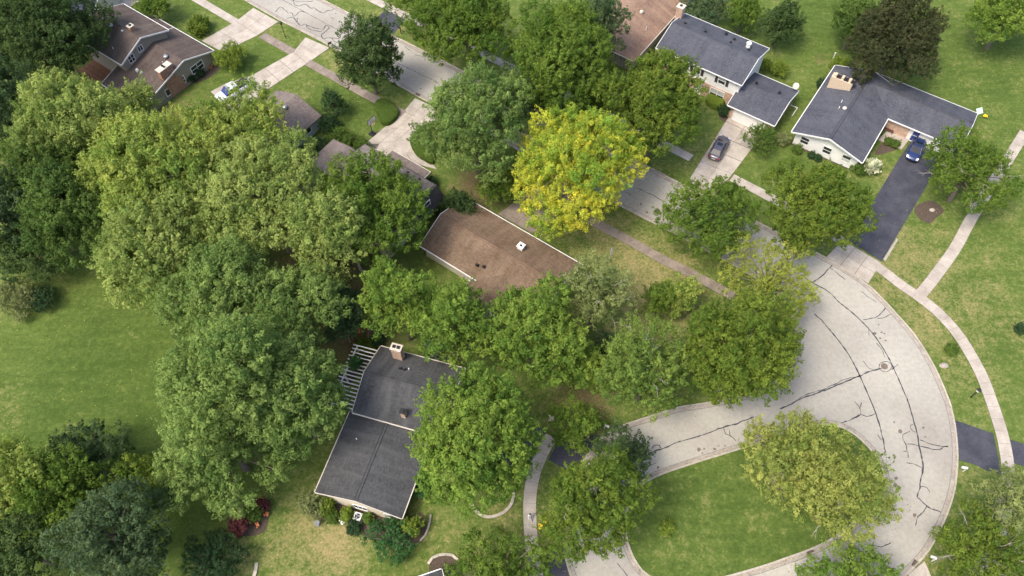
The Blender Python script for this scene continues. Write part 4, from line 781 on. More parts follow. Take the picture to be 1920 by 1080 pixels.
def tree(name, label, px, py, rx, ry, st, clear=2.6, group=None, cat='tree', low=-.35, cone=0.0, amax=1.35, bare=None, trunk=True, hmin=.55):
    rng = np.random.default_rng(int(px*7+py*13+rx))
    zc = clear+5
    for _ in range(3):
        c = G(px, py, zc); mp = MPP(c); R = rx*mp; th = math.asin((CAM_H-zc)/(mp*F_PX))
        q = (ry*mp)**2-(R*math.sin(th))**2; a = math.sqrt(q)/math.cos(th) if q > 0 else R*hmin; a = min(max(a, R*hmin), R*amax); zc = clear+a*.85
    c = G(px, py, zc); t = thing(name, label, cat, (c[0], c[1], 0), 0, group)
    LP, LN, LS, LC, Cn, Lr = foliage(R*1.01, a*1.0, st, rng, low, cone)
    leaf_mesh('crown', LP+[0, 0, zc], LN, LS, LC, t)
    if trunk:
        mb = MB(); tr = max(.07, .035*R+.02*zc*.5); top = zc+a*.1; lean = rng.normal(0, .25, 2)
        mb.tube([(0, 0, -.1), (lean[0]*.2, lean[1]*.2, top*.35), (lean[0]*.6, lean[1]*.6, top*.7), (lean[0], lean[1], top)], [tr*1.35, tr, tr*.8, tr*.5], 8)
        for j in range(len(Cn)-1):
            if Lr[j] < .35: continue
            z0 = top*rng.uniform(.5, .95); limb(mb, (lean[0]*z0/top, lean[1]*z0/top, z0), Cn[j]+[0, 0, zc], tr*.42, tr*.10, rng, 4, 3)
        mb.build('trunk', M['bark'], t)
    nb = STYLE[st][7] if bare is None else bare
    for _ in range(nb*2):
        bb = MB(); d = unit(rng.normal(size=(1, 3))+[0, 0, .7])[0]; s = np.array([R, R, a])*d*rng.uniform(.5, .7)+[0, 0, zc]; e = np.array([R, R, a])*d*rng.uniform(.95, 1.08)+[0, 0, zc]
        pts = limb(bb, s, e, .045, .012, rng, 4, 4, .03)
        for q in range(4):
            i = rng.integers(1, 4); f_ = np.array(pts[i])+rng.normal(0, .5, 3)*[1, 1, .6]+d*.6; limb(bb, pts[i], f_, .02, .008, rng, 3, 2, 0)
        bb.build('bare_branch', M['dead_wood'], t)
    return t
GR = 'trees of the big grove'
TREES = [
 # the left-hand grove
 ('maple_tree', 'pale yellow-green maple at the upper left of the grove, below the taupe split-level', 130, 235, 88, 95, 'grove', 4, GR),
 ('maple_tree', 'lime green maple lobe right of the pale maple, under the split-level deck', 290, 325, 118, 105, 'lime', 5, GR),
 ('maple_tree', 'yellow-green maple at the grove top hiding the front of the white pickup', 432, 262, 108, 88, 'lime', 5, GR),
 ('maple_tree', 'tall light green maple crowning the middle of the big grove', 500, 365, 135, 110, 'grove', 7, GR),
 ('maple_tree', 'light green maple on the right shoulder of the grove, nearest the shake roof', 615, 440, 82, 92, 'grove', 4, GR),
 ('maple_tree', 'soft green maple on the left flank of the grove above the open lawn', 300, 470, 116, 106, 'grove', 4, GR),
 ('silver_maple_tree', 'silvery green maple in the grove centre above the largest tree', 420, 545, 100, 98, 'silver', 5, GR),
 ('silver_maple_tree', 'silvery green maple on the right edge of the grove beside the orange-cushioned deck', 550, 585, 98, 94, 'silver', 4, GR),
 ('broadleaf_tree', 'tallest rounded green tree of the grove at its lower left, over the lawn', 434, 735, 126, 152, 'silver', 4, GR),
 ('broadleaf_tree', 'green tree leaning over the left eave of the charcoal roof by the pergola', 555, 750, 98, 118, 'silver', 3, GR),
 ('broadleaf_tree', 'tree with drooping sprays at the bottom of the grove above the red shrub bed', 430, 838, 128, 80, 'silver', 2.5, GR),
 ('maple_tree', 'slim pale maple top standing before the brick chimney of the split-level', 258, 192, 36, 50, 'grove', 5, GR),
 ('broadleaf_tree', 'small shaded deep green tree behind the orange-cushioned deck', 650, 590, 52, 60, 'shrub_dark', 2, GR),
 ('broadleaf_tree', 'dim green tree in the shade between grove and shake-roofed house', 600, 530, 60, 50, 'dark', 2, GR),
 # dark trees on the left edge
 ('oak_tree', 'very dark green tree in the top left corner beside the navy roof', 75, 70, 105, 85, 'dark', 4, 'dark trees along the left edge'),
 ('oak_tree', 'dark green tree on the left edge below the corner tree', 25, 200, 70, 85, 'deep', 4, 'dark trees along the left edge'),
 ('oak_tree', 'mid green tree in the shade between the left edge and the pale maple', 85, 330, 84, 78, 'mid', 4, 'dark trees along the left edge'),
 ('oak_tree', 'fresh green tree standing at the top of the open left lawn', 130, 405, 78, 88, 'mid', 3, 'dark trees along the left edge'),
 ('oak_tree', 'dark green tree on the left edge level with the top of the lawn', 15, 400, 65, 80, 'deep', 3, 'dark trees along the left edge'),
 ('oak_tree', 'low dark tree at the left edge just above the pale flowering shrub', 55, 470, 60, 50, 'dark', 2, 'dark trees along the left edge'),
 # bottom left thicket
 ('broadleaf_tree', 'yellow-green tree on the left edge at the bottom end of the lawn', 25, 890, 62, 72, 'lime', 2.5, 'trees of the bottom left thicket'),
 ('broadleaf_tree', 'bright green tree in the middle of the bottom left thicket', 110, 920, 75, 70, 'honey', 3, 'trees of the bottom left thicket'),
 ('broadleaf_tree', 'blue-green shaded tree at the top of the bottom left thicket', 165, 860, 75, 45, 'deep', 2, 'trees of the bottom left thicket'),
 ('broadleaf_tree', 'olive tree on the right of the bottom left thicket', 245, 905, 55, 48, 'olive', 2.5, 'trees of the bottom left thicket'),
 ('oak_tree', 'grey-green dark oak standing highest in the bottom left thicket', 222, 1005, 98, 100, 'grey', 3, 'trees of the bottom left thicket'),
 ('broadleaf_tree', 'dark green tree in the very bottom left corner', 50, 1030, 90, 75, 'dark', 3, 'trees of the bottom left thicket'),
 # along the street
 ('elm_tree', 'dense dark green tree on the verge overhanging the upper street', 692, 106, 62, 78, 'dark', 1.0),
 ('maple_tree', 'large light green tree left of the yellow tree, by the hoop driveway', 893, 232, 102, 112, 'silver', 3),
 ('locust_tree', 'golden yellow tree in full autumn colour over the street', 1082, 310, 122, 112, 'yellow', 3),
 ('locust_tree', 'broad olive green tree in front of the white two-storey house', 1228, 200, 98, 98, 'olive', 3),
 ('broadleaf_tree', 'large mid green tree left of the pinkish brown hip roof', 1050, 112, 106, 104, 'honey', 3.5),
 ('willow_tree', 'grey-green narrow-leaved tree overhanging the pinkish brown hip roof', 1130, 52, 52, 66, 'grey', 4),
 ('broadleaf_tree', 'green tree at the top edge over the far sidewalk', 875, 52, 92, 78, 'honey', 3),
 ('broadleaf_tree', 'loose green tree at the top edge above the small asphalt apron', 790, 2, 60, 36, 'honey', 3),
 ('broadleaf_tree', 'low deep green tree between the light green tree and the golden tree tops', 985, 180, 70, 48, 'dark', 2),
 ('broadleaf_tree', 'small green tree in the gap above the golden tree', 1110, 190, 45, 40, 'honey', 2),
 ('linden_tree', 'round green tree on the verge between the golden tree and the bend', 1328, 405, 88, 78, 'honey', 2.5),
 ('linden_tree', 'olive tree with yellowing crown covering the sidewalk left of the black driveway', 1526, 395, 92, 90, 'olive', 2.5),
 ('honey_locust_tree', 'airy yellow-green tree reaching over the inside of the road bend', 1445, 522, 92, 58, 'feather', 3),
 ('linden_tree', 'large rounded olive tree inside the road bend', 1380, 658, 115, 118, 'olive', 3),
 ('ash_tree', 'thin tree with bare twigs showing, left of the large olive tree', 1208, 692, 94, 96, 'thin', 2.5),
 ('ash_tree', 'half-dead pale tree with grey twigs at the right end of the brown roof', 1114, 550, 70, 84, 'pale', 2.5),
 ('broadleaf_tree', 'small dark green tree left of the little lime cone tree', 1236, 556, 32, 40, 'honey', 1.0),
 ('young_tree', 'little lime yellow cone tree on the dry lawn by the sidewalk', 1276, 552, 32, 46, 'lime', .8),
 ('broadleaf_tree', 'bright green tree standing against the lower side of the brown roof', 1002, 618, 104, 102, 'bright', 3),
 ('broadleaf_tree', 'fresh green tree left of the grey shed roof', 850, 608, 74, 82, 'bright', 3),
 ('broadleaf_tree', 'fresh green tree at the lower left corner of the brown roof', 752, 568, 74, 92, 'bright', 3),
 ('broadleaf_tree', 'olive green tree covering the shake-roofed house', 690, 386, 112, 102, 'honey', 4.5),
 ('broadleaf_tree', 'dark small tree beside the mansard end of the shake-roofed house', 860, 385, 34, 30, 'dark', 1.5),
 ('broadleaf_tree', 'deep green low tree between the light green tree and the golden tree', 935, 345, 40, 35, 'honey', 1.5),
 ('sycamore_tree', 'lush bright green tree covering the right side of the charcoal roof', 893, 828, 132, 132, 'bright', 2.5),
 ('linden_tree', 'tall olive green tree left of the grass island', 1112, 940, 98, 134, 'olive', 2.5),
 ('broadleaf_tree', 'sparse dark tree at the mouth of the lower road, above the olive tree', 1170, 850, 52, 46, 'deep', 2.5),
 ('broadleaf_tree', 'small green tree beside the grey cross-shaped ornament', 1078, 796, 56, 48, 'honey', 1.5),
 ('broadleaf_tree', 'light green tree filling the gap between the thin tree and the bright green tree', 1098, 688, 52, 52, 'bright', 2),
 ('ash_tree', 'yellowing tree with dead twigs on the upper right of the grass island', 1486, 858, 90, 92, 'sallow', 2.5, 'twin yellowing trees on the island'),
 ('ash_tree', 'yellowing tree at the right tip of the grass island', 1578, 922, 86, 94, 'sallow', 2.5, 'twin yellowing trees on the island'),
 ('broadleaf_tree', 'green tree at the bottom edge below the grass island', 1598, 1105, 88, 62, 'bright', 2.5),
 ('broadleaf_tree', 'green tree at the bottom edge right of the grey roof corner', 930, 1075, 92, 58, 'honey', 2.5),
 ('ash_tree', 'thin olive tree with bare twigs in the bottom right corner', 1840, 1030, 78, 62, 'olive', 2.5, None, 'tree', 6),
 ('ash_tree', 'pale green tree on the right edge over the sidewalk below the asphalt crossing', 1895, 932, 52, 62, 'pale', 2.5, None, 'tree', 3),
 ('hawthorn_tree', 'spreading green tree with silvery branches right of the blue car', 1812, 326, 80, 56, 'honey', 2.0, None, 'tree', 5),
 ('yew_tree', 'dense bronze-brown evergreen behind the white ranch house', 1676, 78, 80, 86, 'bronze', 1.0),
 ('broadleaf_tree', 'emerald green tree tucked left of the bronze evergreen', 1602, 40, 44, 48, 'mid', 1.0),
 ('maple_tree', 'bright green maple in the top right corner', 1890, 22, 58, 48, 'bright', 3),
 ('evergreen_tree', 'round dark green evergreen standing alone on the lawn behind the two-storey house', 1463, 42, 35, 42, 'dark', .8),
 ('broadleaf_tree', 'green bushy tree behind the ridge of the two-storey house', 1392, 22, 36, 36, 'honey', 1.0),
 ('broadleaf_tree', 'grey-green bushy tree right of the two-storey house chimney', 1325, 22, 45, 36, 'grey', 1.0),
 ('broadleaf_tree', 'green tree at the top edge between the split-level house and its lawn', 290, 10, 30, 24, 'honey', 1.0),
]
for r in TREES:
    nm, lab, px, py, rx, ry, st, cl = r[:8]; g = r[8] if len(r) > 8 else None; bare = r[10] if len(r) > 10 else None
    tree(nm, lab, px, py+5, rx, ry, st, cl, g, bare=bare)
SHR = [
 ('shrub', 'yellow-green rounded shrub on the lawn beside the taupe split-level', 432, 107, 28, 26, 'shrub_lime'),
 ('conical_shrub', 'dark upright shrub on the lawn left of the basketball hoop', 626, 195, 25, 37, 'shrub_dark'),
 ('shrub', 'dark spreading shrub against the taupe-roofed house wall', 598, 282, 32, 26, 'shrub_dark'), ('shrub', 'green low shrub between the dark shrubs and the hoop', 640, 262, 30, 16, 'shrub'),
 ('shrub', 'green shrub beside the hoop driveway near the shake roof', 675, 272, 16, 10, 'shrub'), ('shrub', 'low shrub under the dark upright shrub', 618, 232, 22, 10, 'shrub_dark'),
 ('shrub', 'feathery green bush at the corner of the garage and concrete driveway', 1425, 262, 28, 30, 'shrub'), ('shrub', 'pale grassy bush at the left corner of the white ranch house', 1468, 262, 14, 12, 'shrub_pale'),
 ('shrub', 'lime round bush behind the two-storey house gable', 1461, 130, 16, 15, 'shrub_lime'), ('shrub', 'small lime bush against the two-storey house gable', 1436, 123, 9, 13, 'shrub_lime'),
 ('shrub', 'small dark bush by the two-storey house front corner', 1358, 208, 10, 11, 'shrub_dark'), ('hydrangea', 'white flowering hydrangea at the right corner of the white ranch gable', 1634, 312, 13, 20, 'shrub_white'),
 ('shrub', 'green bush between the hydrangea and the olive tree', 1612, 316, 14, 12, 'shrub'), ('shrub', 'round green bush behind the left end of the white ranch roof', 1573, 121, 14, 10, 'shrub_lime'), ('shrub', 'low dark bush in the mulch strip left of the white ranch', 1541, 158, 8, 7, 'shrub_dark'),
 ('shrub', 'large emerald rounded bush at the front corner of the charcoal roof', 736, 1010, 48, 44, 'shrub_emerald'), ('shrub', 'lime green bush right of the large emerald bush', 772, 988, 22, 27, 'shrub_lime'), ('shrub', 'small green bush right of the charcoal roof eave', 792, 920, 14, 14, 'shrub_emerald'),
 ('shrub', 'silvery round bush at the left corner of the charcoal roof', 588, 945, 26, 26, 'shrub_pale'), ('shrub', 'yellow-tinged bush beside the silvery round bush', 611, 948, 12, 14, 'olive'), ('shrub', 'small round green bush left of the air conditioner', 650, 964, 10, 11, 'shrub_lime'),
 ('shrub', 'small green bush right of the air conditioner', 690, 972, 8, 10, 'shrub'), ('shrub', 'low green clump in front of the silvery bush', 622, 970, 11, 9, 'shrub'), ('shrub', 'low dark clump in front of the air conditioner', 664, 990, 12, 6, 'shrub_dark'),
 ('red_shrub', 'crimson-leaved shrub in the soil bed below the grove', 450, 982, 22, 22, 'shrub_red'), ('red_shrub', 'dark red shrub at the top of the soil bed', 490, 950, 14, 14, 'shrub_red'), ('shrub', 'green shrub amid the red shrubs in the soil bed', 475, 962, 16, 18, 'shrub'),
 ('shrub', 'deep green bush at the bottom edge left of the dry lawn', 398, 1052, 52, 50, 'shrub_dark'), ('flowering_shrub', 'pale cream flowering shrub at the left edge of the lawn', 30, 562, 36, 32, 'shrub_pale'), ('shrub', 'dark low bush right of the pale flowering shrub', 82, 560, 24, 22, 'shrub_dark'),
 ('spruce_shrub', 'blue-grey spruce between the charcoal roof and fresh green trees', 825, 662, 40, 26, 'spruce'), ('shrub', 'blue-grey bush beside the thin tree by the dry lawn', 1135, 650, 24, 32, 'grey'),
 ('sapling', 'tiny bright sapling on the grass island', 1251, 990, 13, 12, 'shrub_lime'), ('shrub', 'small dark plant on the verge between road bend and sidewalk', 1784, 656, 9, 8, 'shrub'), ('shrub', 'small dark plant on the right edge of the lawn beyond the sidewalk', 1912, 617, 8, 8, 'shrub_dark'),
 ('shrub', 'olive bushes along the lawn beside the split-level front', 375, 50, 18, 14, 'olive'), ('shrub', 'small dark bush under the split-level gable window', 375, 136, 7, 7, 'shrub_dark'), ('shrub', 'second small dark bush under the split-level gable windows', 357, 148, 7, 7, 'shrub_dark'),
 ('shrub', 'green climber clump on the pergola rafters', 666, 682, 11, 13, 'shrub_emerald'), ('shrub', 'olive bush above the pergola', 682, 652, 16, 12, 'olive'), ('shrub', 'dark bush below the orange-cushioned deck', 705, 642, 14, 12, 'shrub_dark'),
 ('shrub', 'shadowy bush right of the mansard end', 830, 400, 14, 14, 'shrub_dark'), ('shrub', 'deep green bush beneath the light green tree by the driveway', 805, 345, 16, 12, 'shrub_dark'), ('shrub', 'low green plant at the white ranch gable foot', 1494, 282, 8, 6, 'shrub'),
 ('shrub', 'small round plant under the middle window of the white ranch gable', 1521, 292, 4, 4, 'shrub_dark'), ('shrub', 'small round plant under the right window of the white ranch gable', 1533, 297, 4, 4, 'shrub_dark'), ('shrub', 'clipped round plant at the edge of the ranch porch', 1666, 266, 6, 5, 'shrub'), ('shrub', 'second clipped round plant at the edge of the ranch porch', 1678, 271, 6, 5, 'shrub'),
]
for nm, lab, px, py, rx, ry, st in SHR:
    cl = 2.5 if 'climber' in lab else .05
    tree(nm, lab, px, py, rx, ry, st, cl, None, 'shrub', low=-.55, trunk=True, hmin=.6, cone=.5 if 'upright' in lab or 'spruce' in lab else 0)
def hedge(label, px, hgt, st='shrub'):
    """clipped hedge: a rounded prism of leaves following an outline"""
    P = np.array([G(*p)[:2] for p in px]); c = P.mean(0); rng = np.random.default_rng(int(px[0][0])); t = thing('clipped_hedge', label, 'hedge', (c[0], c[1], 0)); L = smooth_line(P, .1, True)-c
    ca, cb, ls = STYLE[st][:3]; ls = .11; n = 9000; mn, mx = L.min(0), L.max(0); Q = rng.uniform(mn, mx, (n*3, 2)); x, y = Q.T; ins = np.zeros(len(Q), bool); j = len(L)-1
    for i in range(len(L)):
        xi, yi = L[i]; xj, yj = L[j]; ins ^= ((yi > y) != (yj > y)) & (x < (xj-xi)*(y-yi)/(yj-yi+1e-12)+xi); j = i
    Q = Q[ins][:n]; d = np.min(np.linalg.norm(Q[:, None, :]-L[None, ::2, :], axis=2), axis=1); z = hgt*np.clip(1-np.clip(.45-d, 0, 1)**2*1.6, .5, 1)+rng.normal(0, .03, len(Q))
    k = 5000; i = rng.integers(0, len(L)-1, k); S = L[i]+rng.normal(0, .04, (k, 2)); zs = rng.uniform(0, hgt*.8, k); N1 = np.c_[rng.normal(0, .4, (len(Q), 2)), np.ones(len(Q))]; nn = normals2(L)[i]
    sgn = 1 if sum(L[a][0]*L[(a+1) % len(L)][1]-L[(a+1) % len(L)][0]*L[a][1] for a in range(len(L))) < 0 else -1
    N2 = np.c_[nn*sgn+rng.normal(0, .4, (k, 2)), rng.normal(.3, .3, k)]
    Pp = np.r_[np.c_[Q, z], np.c_[S, zs]]; N = unit(np.r_[N1, N2]); f = np.clip(rng.normal(.5, .3, (len(Pp), 1)), 0, 1); C = np.array(cb)+(np.array(ca)-np.array(cb))*f
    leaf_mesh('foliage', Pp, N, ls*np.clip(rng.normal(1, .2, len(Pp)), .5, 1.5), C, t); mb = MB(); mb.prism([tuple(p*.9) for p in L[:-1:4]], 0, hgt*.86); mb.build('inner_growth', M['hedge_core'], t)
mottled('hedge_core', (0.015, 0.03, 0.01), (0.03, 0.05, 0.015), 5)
hedge('smooth bean-shaped clipped hedge on the corner of the hoop driveway', [(706, 197), (718, 191), (730, 195), (741, 204), (748, 213), (742, 226), (728, 236), (716, 233), (711, 222), (706, 210)], .9, 'shrub')
hedge('curved clipped hedge on the inner side of the hoop driveway', [(770, 266), (782, 250), (796, 242), (806, 258), (815, 285), (812, 308), (796, 302), (780, 290)], .8, 'shrub')
hedge('boxy clipped hedge below the picture window of the two-storey house', [(1323, 190), (1336, 176), (1356, 184), (1358, 194), (1350, 208), (1332, 202)], 1.1, 'shrub_lime')
print('LEAVES', LEAVES[0])

# ------------------------------------------------------------------ vehicles
def loft(secs, name, mat, parent, smooth=True):
    """secs: list of (x, [(y, z), ...]) closed rings"""
    mb = MB(); m = len(secs[0][1])
    for x, ring in secs: mb.v += [(x if not isinstance(x, (list, tuple)) else x[i], y, z) for i, (y, z) in enumerate(ring)]
    for i in range(len(secs)-1):
        for k in range(m): k2 = (k+1) % m; mb.f.append((i*m+k, i*m+k2, (i+1)*m+k2, (i+1)*m+k))
    mb.f.append(tuple(range(m))[::-1]); mb.f.append(tuple((len(secs)-1)*m+k for k in range(m)))
    o = mb.build(name, mat, parent, smooth); fix_normals(o); return o
def wheels(t, L, Wd, xs, r=.33):
    for x in xs:
        for sy in (-1, 1):
            mb = MB(); y = sy*(Wd/2-.10); mb.tube([(x, y-.11, r), (x, y+.11, r)], r, 16); w = mb.build('wheel', M['rubber'], t); mb = MB(); mb.tube([(x, y+sy*.09, r), (x, y+sy*.125, r)], r*.62, 12); mb.build('rim', M['grey_metal'], w)
def ringb(hw, zb, zt, e=.12): return [(-hw+.05, zb), (hw-.05, zb), (hw, zb+e), (hw, zt-e*1.3), (hw-.10, zt-.02), (hw*.55, zt+.015), (-hw*.55, zt+.015), (-hw+.10, zt-.02), (-hw, zt-e*1.3), (-hw, zb+e)]
def sedan(name, label, loc, ang, pm, suv=False):
    t = thing(name, label, 'car', loc, ang); L, Wd = 4.75, 1.84; h = Wd/2
    st = [(-2.37, .62, .42, .80), (-2.28, .80, .28, .92), (-1.9, .89, .24, 1.00), (-1.2, .92, .22, 1.00), (0, .92, .22, .98), (.9, .92, .22, .96), (1.5, .90, .24, .90), (2.05, .84, .26, .80), (2.30, .70, .30, .68), (2.38, .55, .40, .60)]
    loft([(x, ringb(a, b, c)) for x, a, b, c in st], 'body', M[pm], t)
    top = 1.48 if suv else 1.44
    def gh(hw, z0, z1, in_): return [(-hw, z0), (hw, z0), (hw-in_, z1), (-(hw-in_), z1)]
    mb = MB(); zb = .94
    B = [(-1.95, .70, .98), (-1.15, .80, zb), (.35, .80, zb), (1.28, .72, .93)]
    Tp = [(-1.25, .56, top-.06), (-.85, .60, top), (-.15, .62, top), (.42, .57, top-.07)]
    P = {}
    for s in (-1, 1):
        for i, (x, y, z) in enumerate(B): P[('b', i, s)] = (x, s*y, z)
        for i, (x, y, z) in enumerate(Tp): P[('t', i, s)] = (x, s*y, z)
    g = MB()
    for s in (-1, 1): g.poly([P[('b', 0, s)], P[('b', 1, s)], P[('b', 2, s)], P[('b', 3, s)], P[('t', 3, s)], P[('t', 2, s)], P[('t', 1, s)], P[('t', 0, s)]])
    sw = g.build('side_windows', M['car_glass'], t)
    g = MB(); g.poly([P[('b', 3, -1)], P[('b', 3, 1)], P[('t', 3, 1)], P[('t', 3, -1)]]); g.build('windscreen', M['car_glass'], t)
    g = MB(); g.poly([P[('b', 0, 1)], P[('b', 0, -1)], P[('t', 0, -1)], P[('t', 0, 1)]]); g.build('rear_window', M['car_glass'], t)
    g = MB()
    for i in range(3): 
        a, b = Tp[i], Tp[i+1]; g.hexa([(a[0], -a[1]-.02, a[2]-.03), (b[0], -b[1]-.02, b[2]-.03), (b[0], b[1]+.02, b[2]-.03), (a[0], a[1]+.02, a[2]-.03), (a[0], -a[1]+.03, a[2]+.025), (b[0], -b[1]+.03, b[2]+.025), (b[0], b[1]-.03, b[2]+.025), (a[0], a[1]-.03, a[2]+.025)])
    rf = g.build('roof_panel', M[pm], t)
    g = MB(); g.box(-.45, .12, -.38, .38, top+.012, top+.034); g.build('sunroof', M['car_glass'], rf)
    for s in (-1, 1):
        for (p, q) in ((('b', 3, s), ('t', 3, s)), (('b', 0, s), ('t', 0, s))): g = MB(); g.tube([P[p], P[q]], .045, 5); g.build('pillar', M[pm], t)
        g = MB(); g.tube([(-.35, s*.79, .95), (-.38, s*.62, top-.01)], .04, 5); g.build('pillar', M['black_metal'], t)
        g = MB(); g.hexa([(.72, s*.93, .92), (.88, s*.93, .92), (.84, s*1.10, .95), (.74, s*1.10, .95), (.72, s*.93, 1.05), (.88, s*.93, 1.05), (.84, s*1.10, 1.06), (.74, s*1.10, 1.06)]); fix_normals(g.build('mirror', M[pm], t))
        g = MB(); g.hexa([(2.02, s*.55, .62), (2.36, s*.50, .58), (2.20, s*.80, .60), (1.98, s*.86, .62), (1.98, s*.55, .83), (2.30, s*.50, .72), (2.12, s*.80, .74), (1.92, s*.84, .82)]); fix_normals(g.build('headlight', M['clear_lamp'], t))
        g = MB(); g.box(-2.35, -2.20, min(s*.45, s*.82), max(s*.45, s*.82), .74, .90); g.build('taillight', M['red_lamp'], t)
        g = MB(); g.box(.1, .28, s*.925-.015, s*.925+.015, .80, .84); g.build('door_handle', M['black_metal'], t)
    g = MB(); g.box(-2.405, -2.36, -.26, .26, .58, .70); g.build('number_plate', M['white_paint'], t); g = MB(); g.box(2.36, 2.40, -.45, .45, .34, .48); g.build('grille', M['black_metal'], t)
    wheels(t, L, Wd, (-1.42, 1.42)); return t
def px_ang(a, b): v = G(*b)-G(*a); return math.atan2(v[1], v[0])
c = G(1348.5, 277, .6); sedan('sedan_car', 'dark slate sedan parked nose-in on the pale concrete driveway', (c[0], c[1], .055), px_ang((1338, 297), (1360, 256)), 'slate_paint')
c = G(1711, 288, .6); sedan('sedan_car', 'blue car facing the street at the top of the black driveway', (c[0]+.8, c[1]+.9, .035), px_ang((1715, 280), (1704, 305)), 'blue_paint')
def pickup():
    c = G(437, 168, 1.0); t = thing('pickup_truck', 'white pickup truck with a black bed cover half hidden by the grove', 'pickup', (c[0], c[1], .055), px_ang((448, 158), (424, 172)))
    st = [(-2.75, .86, .45, 1.10), (-2.70, .95, .40, 1.18), (-1.0, .98, .38, 1.20), (.9, .98, .38, 1.16), (2.3, .96, .40, 1.10), (2.72, .88, .45, .98)]
    loft([(x, ringb(a, b, cc, .10)) for x, a, b, cc in st], 'body', M['white_car_paint'], t, False)
    B = [(-.75, .86, 1.16), (1.55, .86, 1.14)]; Tp = [(-.60, .68, 1.85), (.75, .68, 1.85)]; g = MB()
    for s in (-1, 1): g.poly([(B[0][0], s*B[0][1], B[0][2]), (B[1][0], s*B[1][1], B[1][2]), (Tp[1][0], s*Tp[1][1], Tp[1][2]), (Tp[0][0], s*Tp[0][1], Tp[0][2])])
    g.build('side_windows', M['car_glass'], t)
    g = MB(); g.poly([(B[1][0], -.86, 1.14), (B[1][0], .86, 1.14), (.75, .68, 1.85), (.75, -.68, 1.85)]); g.build('windscreen', M['blue_door'], t); g = MB(); g.poly([(-.75, .86, 1.16), (-.75, -.86, 1.16), (-.6, -.68, 1.85), (-.6, .68, 1.85)]); g.build('rear_window', M['car_glass'], t)
    g = MB(); g.hexa([(-.66, -.72, 1.83), (.80, -.72, 1.83), (.80, .72, 1.83), (-.66, .72, 1.83), (-.6, -.64, 1.90), (.72, -.64, 1.90), (.72, .64, 1.90), (-.6, .64, 1.90)]); g.build('roof_panel', M['white_car_paint'], t)
    cv = MB(); cv.box(-2.62, -.80, -.82, .82, 1.205, 1.24); co = cv.build('bed_cover', M['black_metal'], t)
    for k in range(4): g = MB(); g.box(-2.55+k*.45, -2.50+k*.45, -.80, .80, 1.241, 1.262); g.build('cover_rib', M['sealcoat'], co)
    for s in (-1, 1): g = MB(); g.box(2.55, 2.74, min(s*.5, s*.85), max(s*.5, s*.85), .72, .92); g.build('headlight', M['clear_lamp'], t); g = MB(); g.box(-2.78, -2.70, min(s*.75, s*.93), max(s*.75, s*.93), .75, 1.05); g.build('taillight', M['red_lamp'], t)
    wheels(t, 5.5, 1.96, (-1.7, 1.75), .40)
pickup()

# ------------------------------------------------------------------ street furniture and small things
def lamp(label, px, py, hgt, white):
    t = thing('lamp_post', label, 'lamp post', G(px, py)); mb = MB(); mb.lathe([(.10, 0), (.10, .15), (.055, .3), (.045, hgt-.45), (.08, hgt-.42)], 10); mb.build('post', M['black_metal'], t)
    mb = MB(); mb.lathe([(.10, hgt-.42), (.17, hgt-.38), (.19, hgt-.08), (.10, hgt-.05)], 10); l = mb.build('lantern', M['milk_glass' if white else 'window_glass'], t); mb = MB(); mb.lathe([(.24, hgt-.06), (.22, hgt), (.06, hgt+.12), (.03, hgt+.22)], 10); mb.build('lantern_cap', M['black_metal'], l)
    mb = MB(); mb.tube([(-.28, 0, hgt-.75), (.28, 0, hgt-.75)], .02, 6); mb.build('ladder_bar', M['black_metal'], t)
lamp('tall black lantern post on the verge between the two upper driveways', 535, 69, 2.85, False); lamp('black post lamp with white globe beside the right-hand sidewalk', 1820, 745, 2.1, True)
lamp('short black lantern post inside the lawn by the hoop hedge', 0, 0, 2, False) if False else None
def mailbox(label, px, py, rz, mat, group='mailboxes along the kerb'):
    t = thing('mailbox', label, 'mailbox', G(px, py), rz, group); mb = MB(); mb.box(-.05, .05, -.05, .05, 0, 1.05); mb.build('post', M[mat], t); mb = MB(); mb.box(-.06, .55, -.04, .04, .90, .98); mb.build('arm', M[mat], t)
    mb = MB(); n = 8; prof = [(-.12, .98)]+[(.12*math.cos(math.pi-math.pi*k/n)*1.0, 1.15+.12*math.sin(math.pi*k/n)) for k in range(n+1)]+[(.12, .98)]
    ringA = [(-.02, y, z) for y, z in prof]; ringB = [(.55, y, z) for y, z in prof]; b = len(mb.v); mb.v += ringA+ringB; m = len(prof); mb.f += [tuple(range(m)), tuple(m+k for k in range(m))[::-1]]+[(k, k+m, (k+1) % m+m, (k+1) % m) for k in range(m)]
    bx = mb.build('box', M[mat], t); fix_normals(bx); mb = MB(); mb.box(.20, .23, .121, .14, 1.08, 1.32); mb.build('flag', M['red_lamp'], bx)
mailbox('black mailbox at the kerb right of the widening concrete driveway', 618, 92, .5, 'black_metal'); mailbox('black mailbox on the far verge beside the small asphalt apron', 752, 63, 2.4, 'black_metal')
mailbox('white mailbox on the verge just below the asphalt crossing on the right', 1805, 884, 2.9, 'white_paint'); mailbox('white mailbox near the bottom right kerb', 1747, 1052, 2.6, 'white_paint'); mailbox('white mailbox at the mouth of the lower road beside the sparse dark tree', 1133, 803, -.6, 'white_paint')
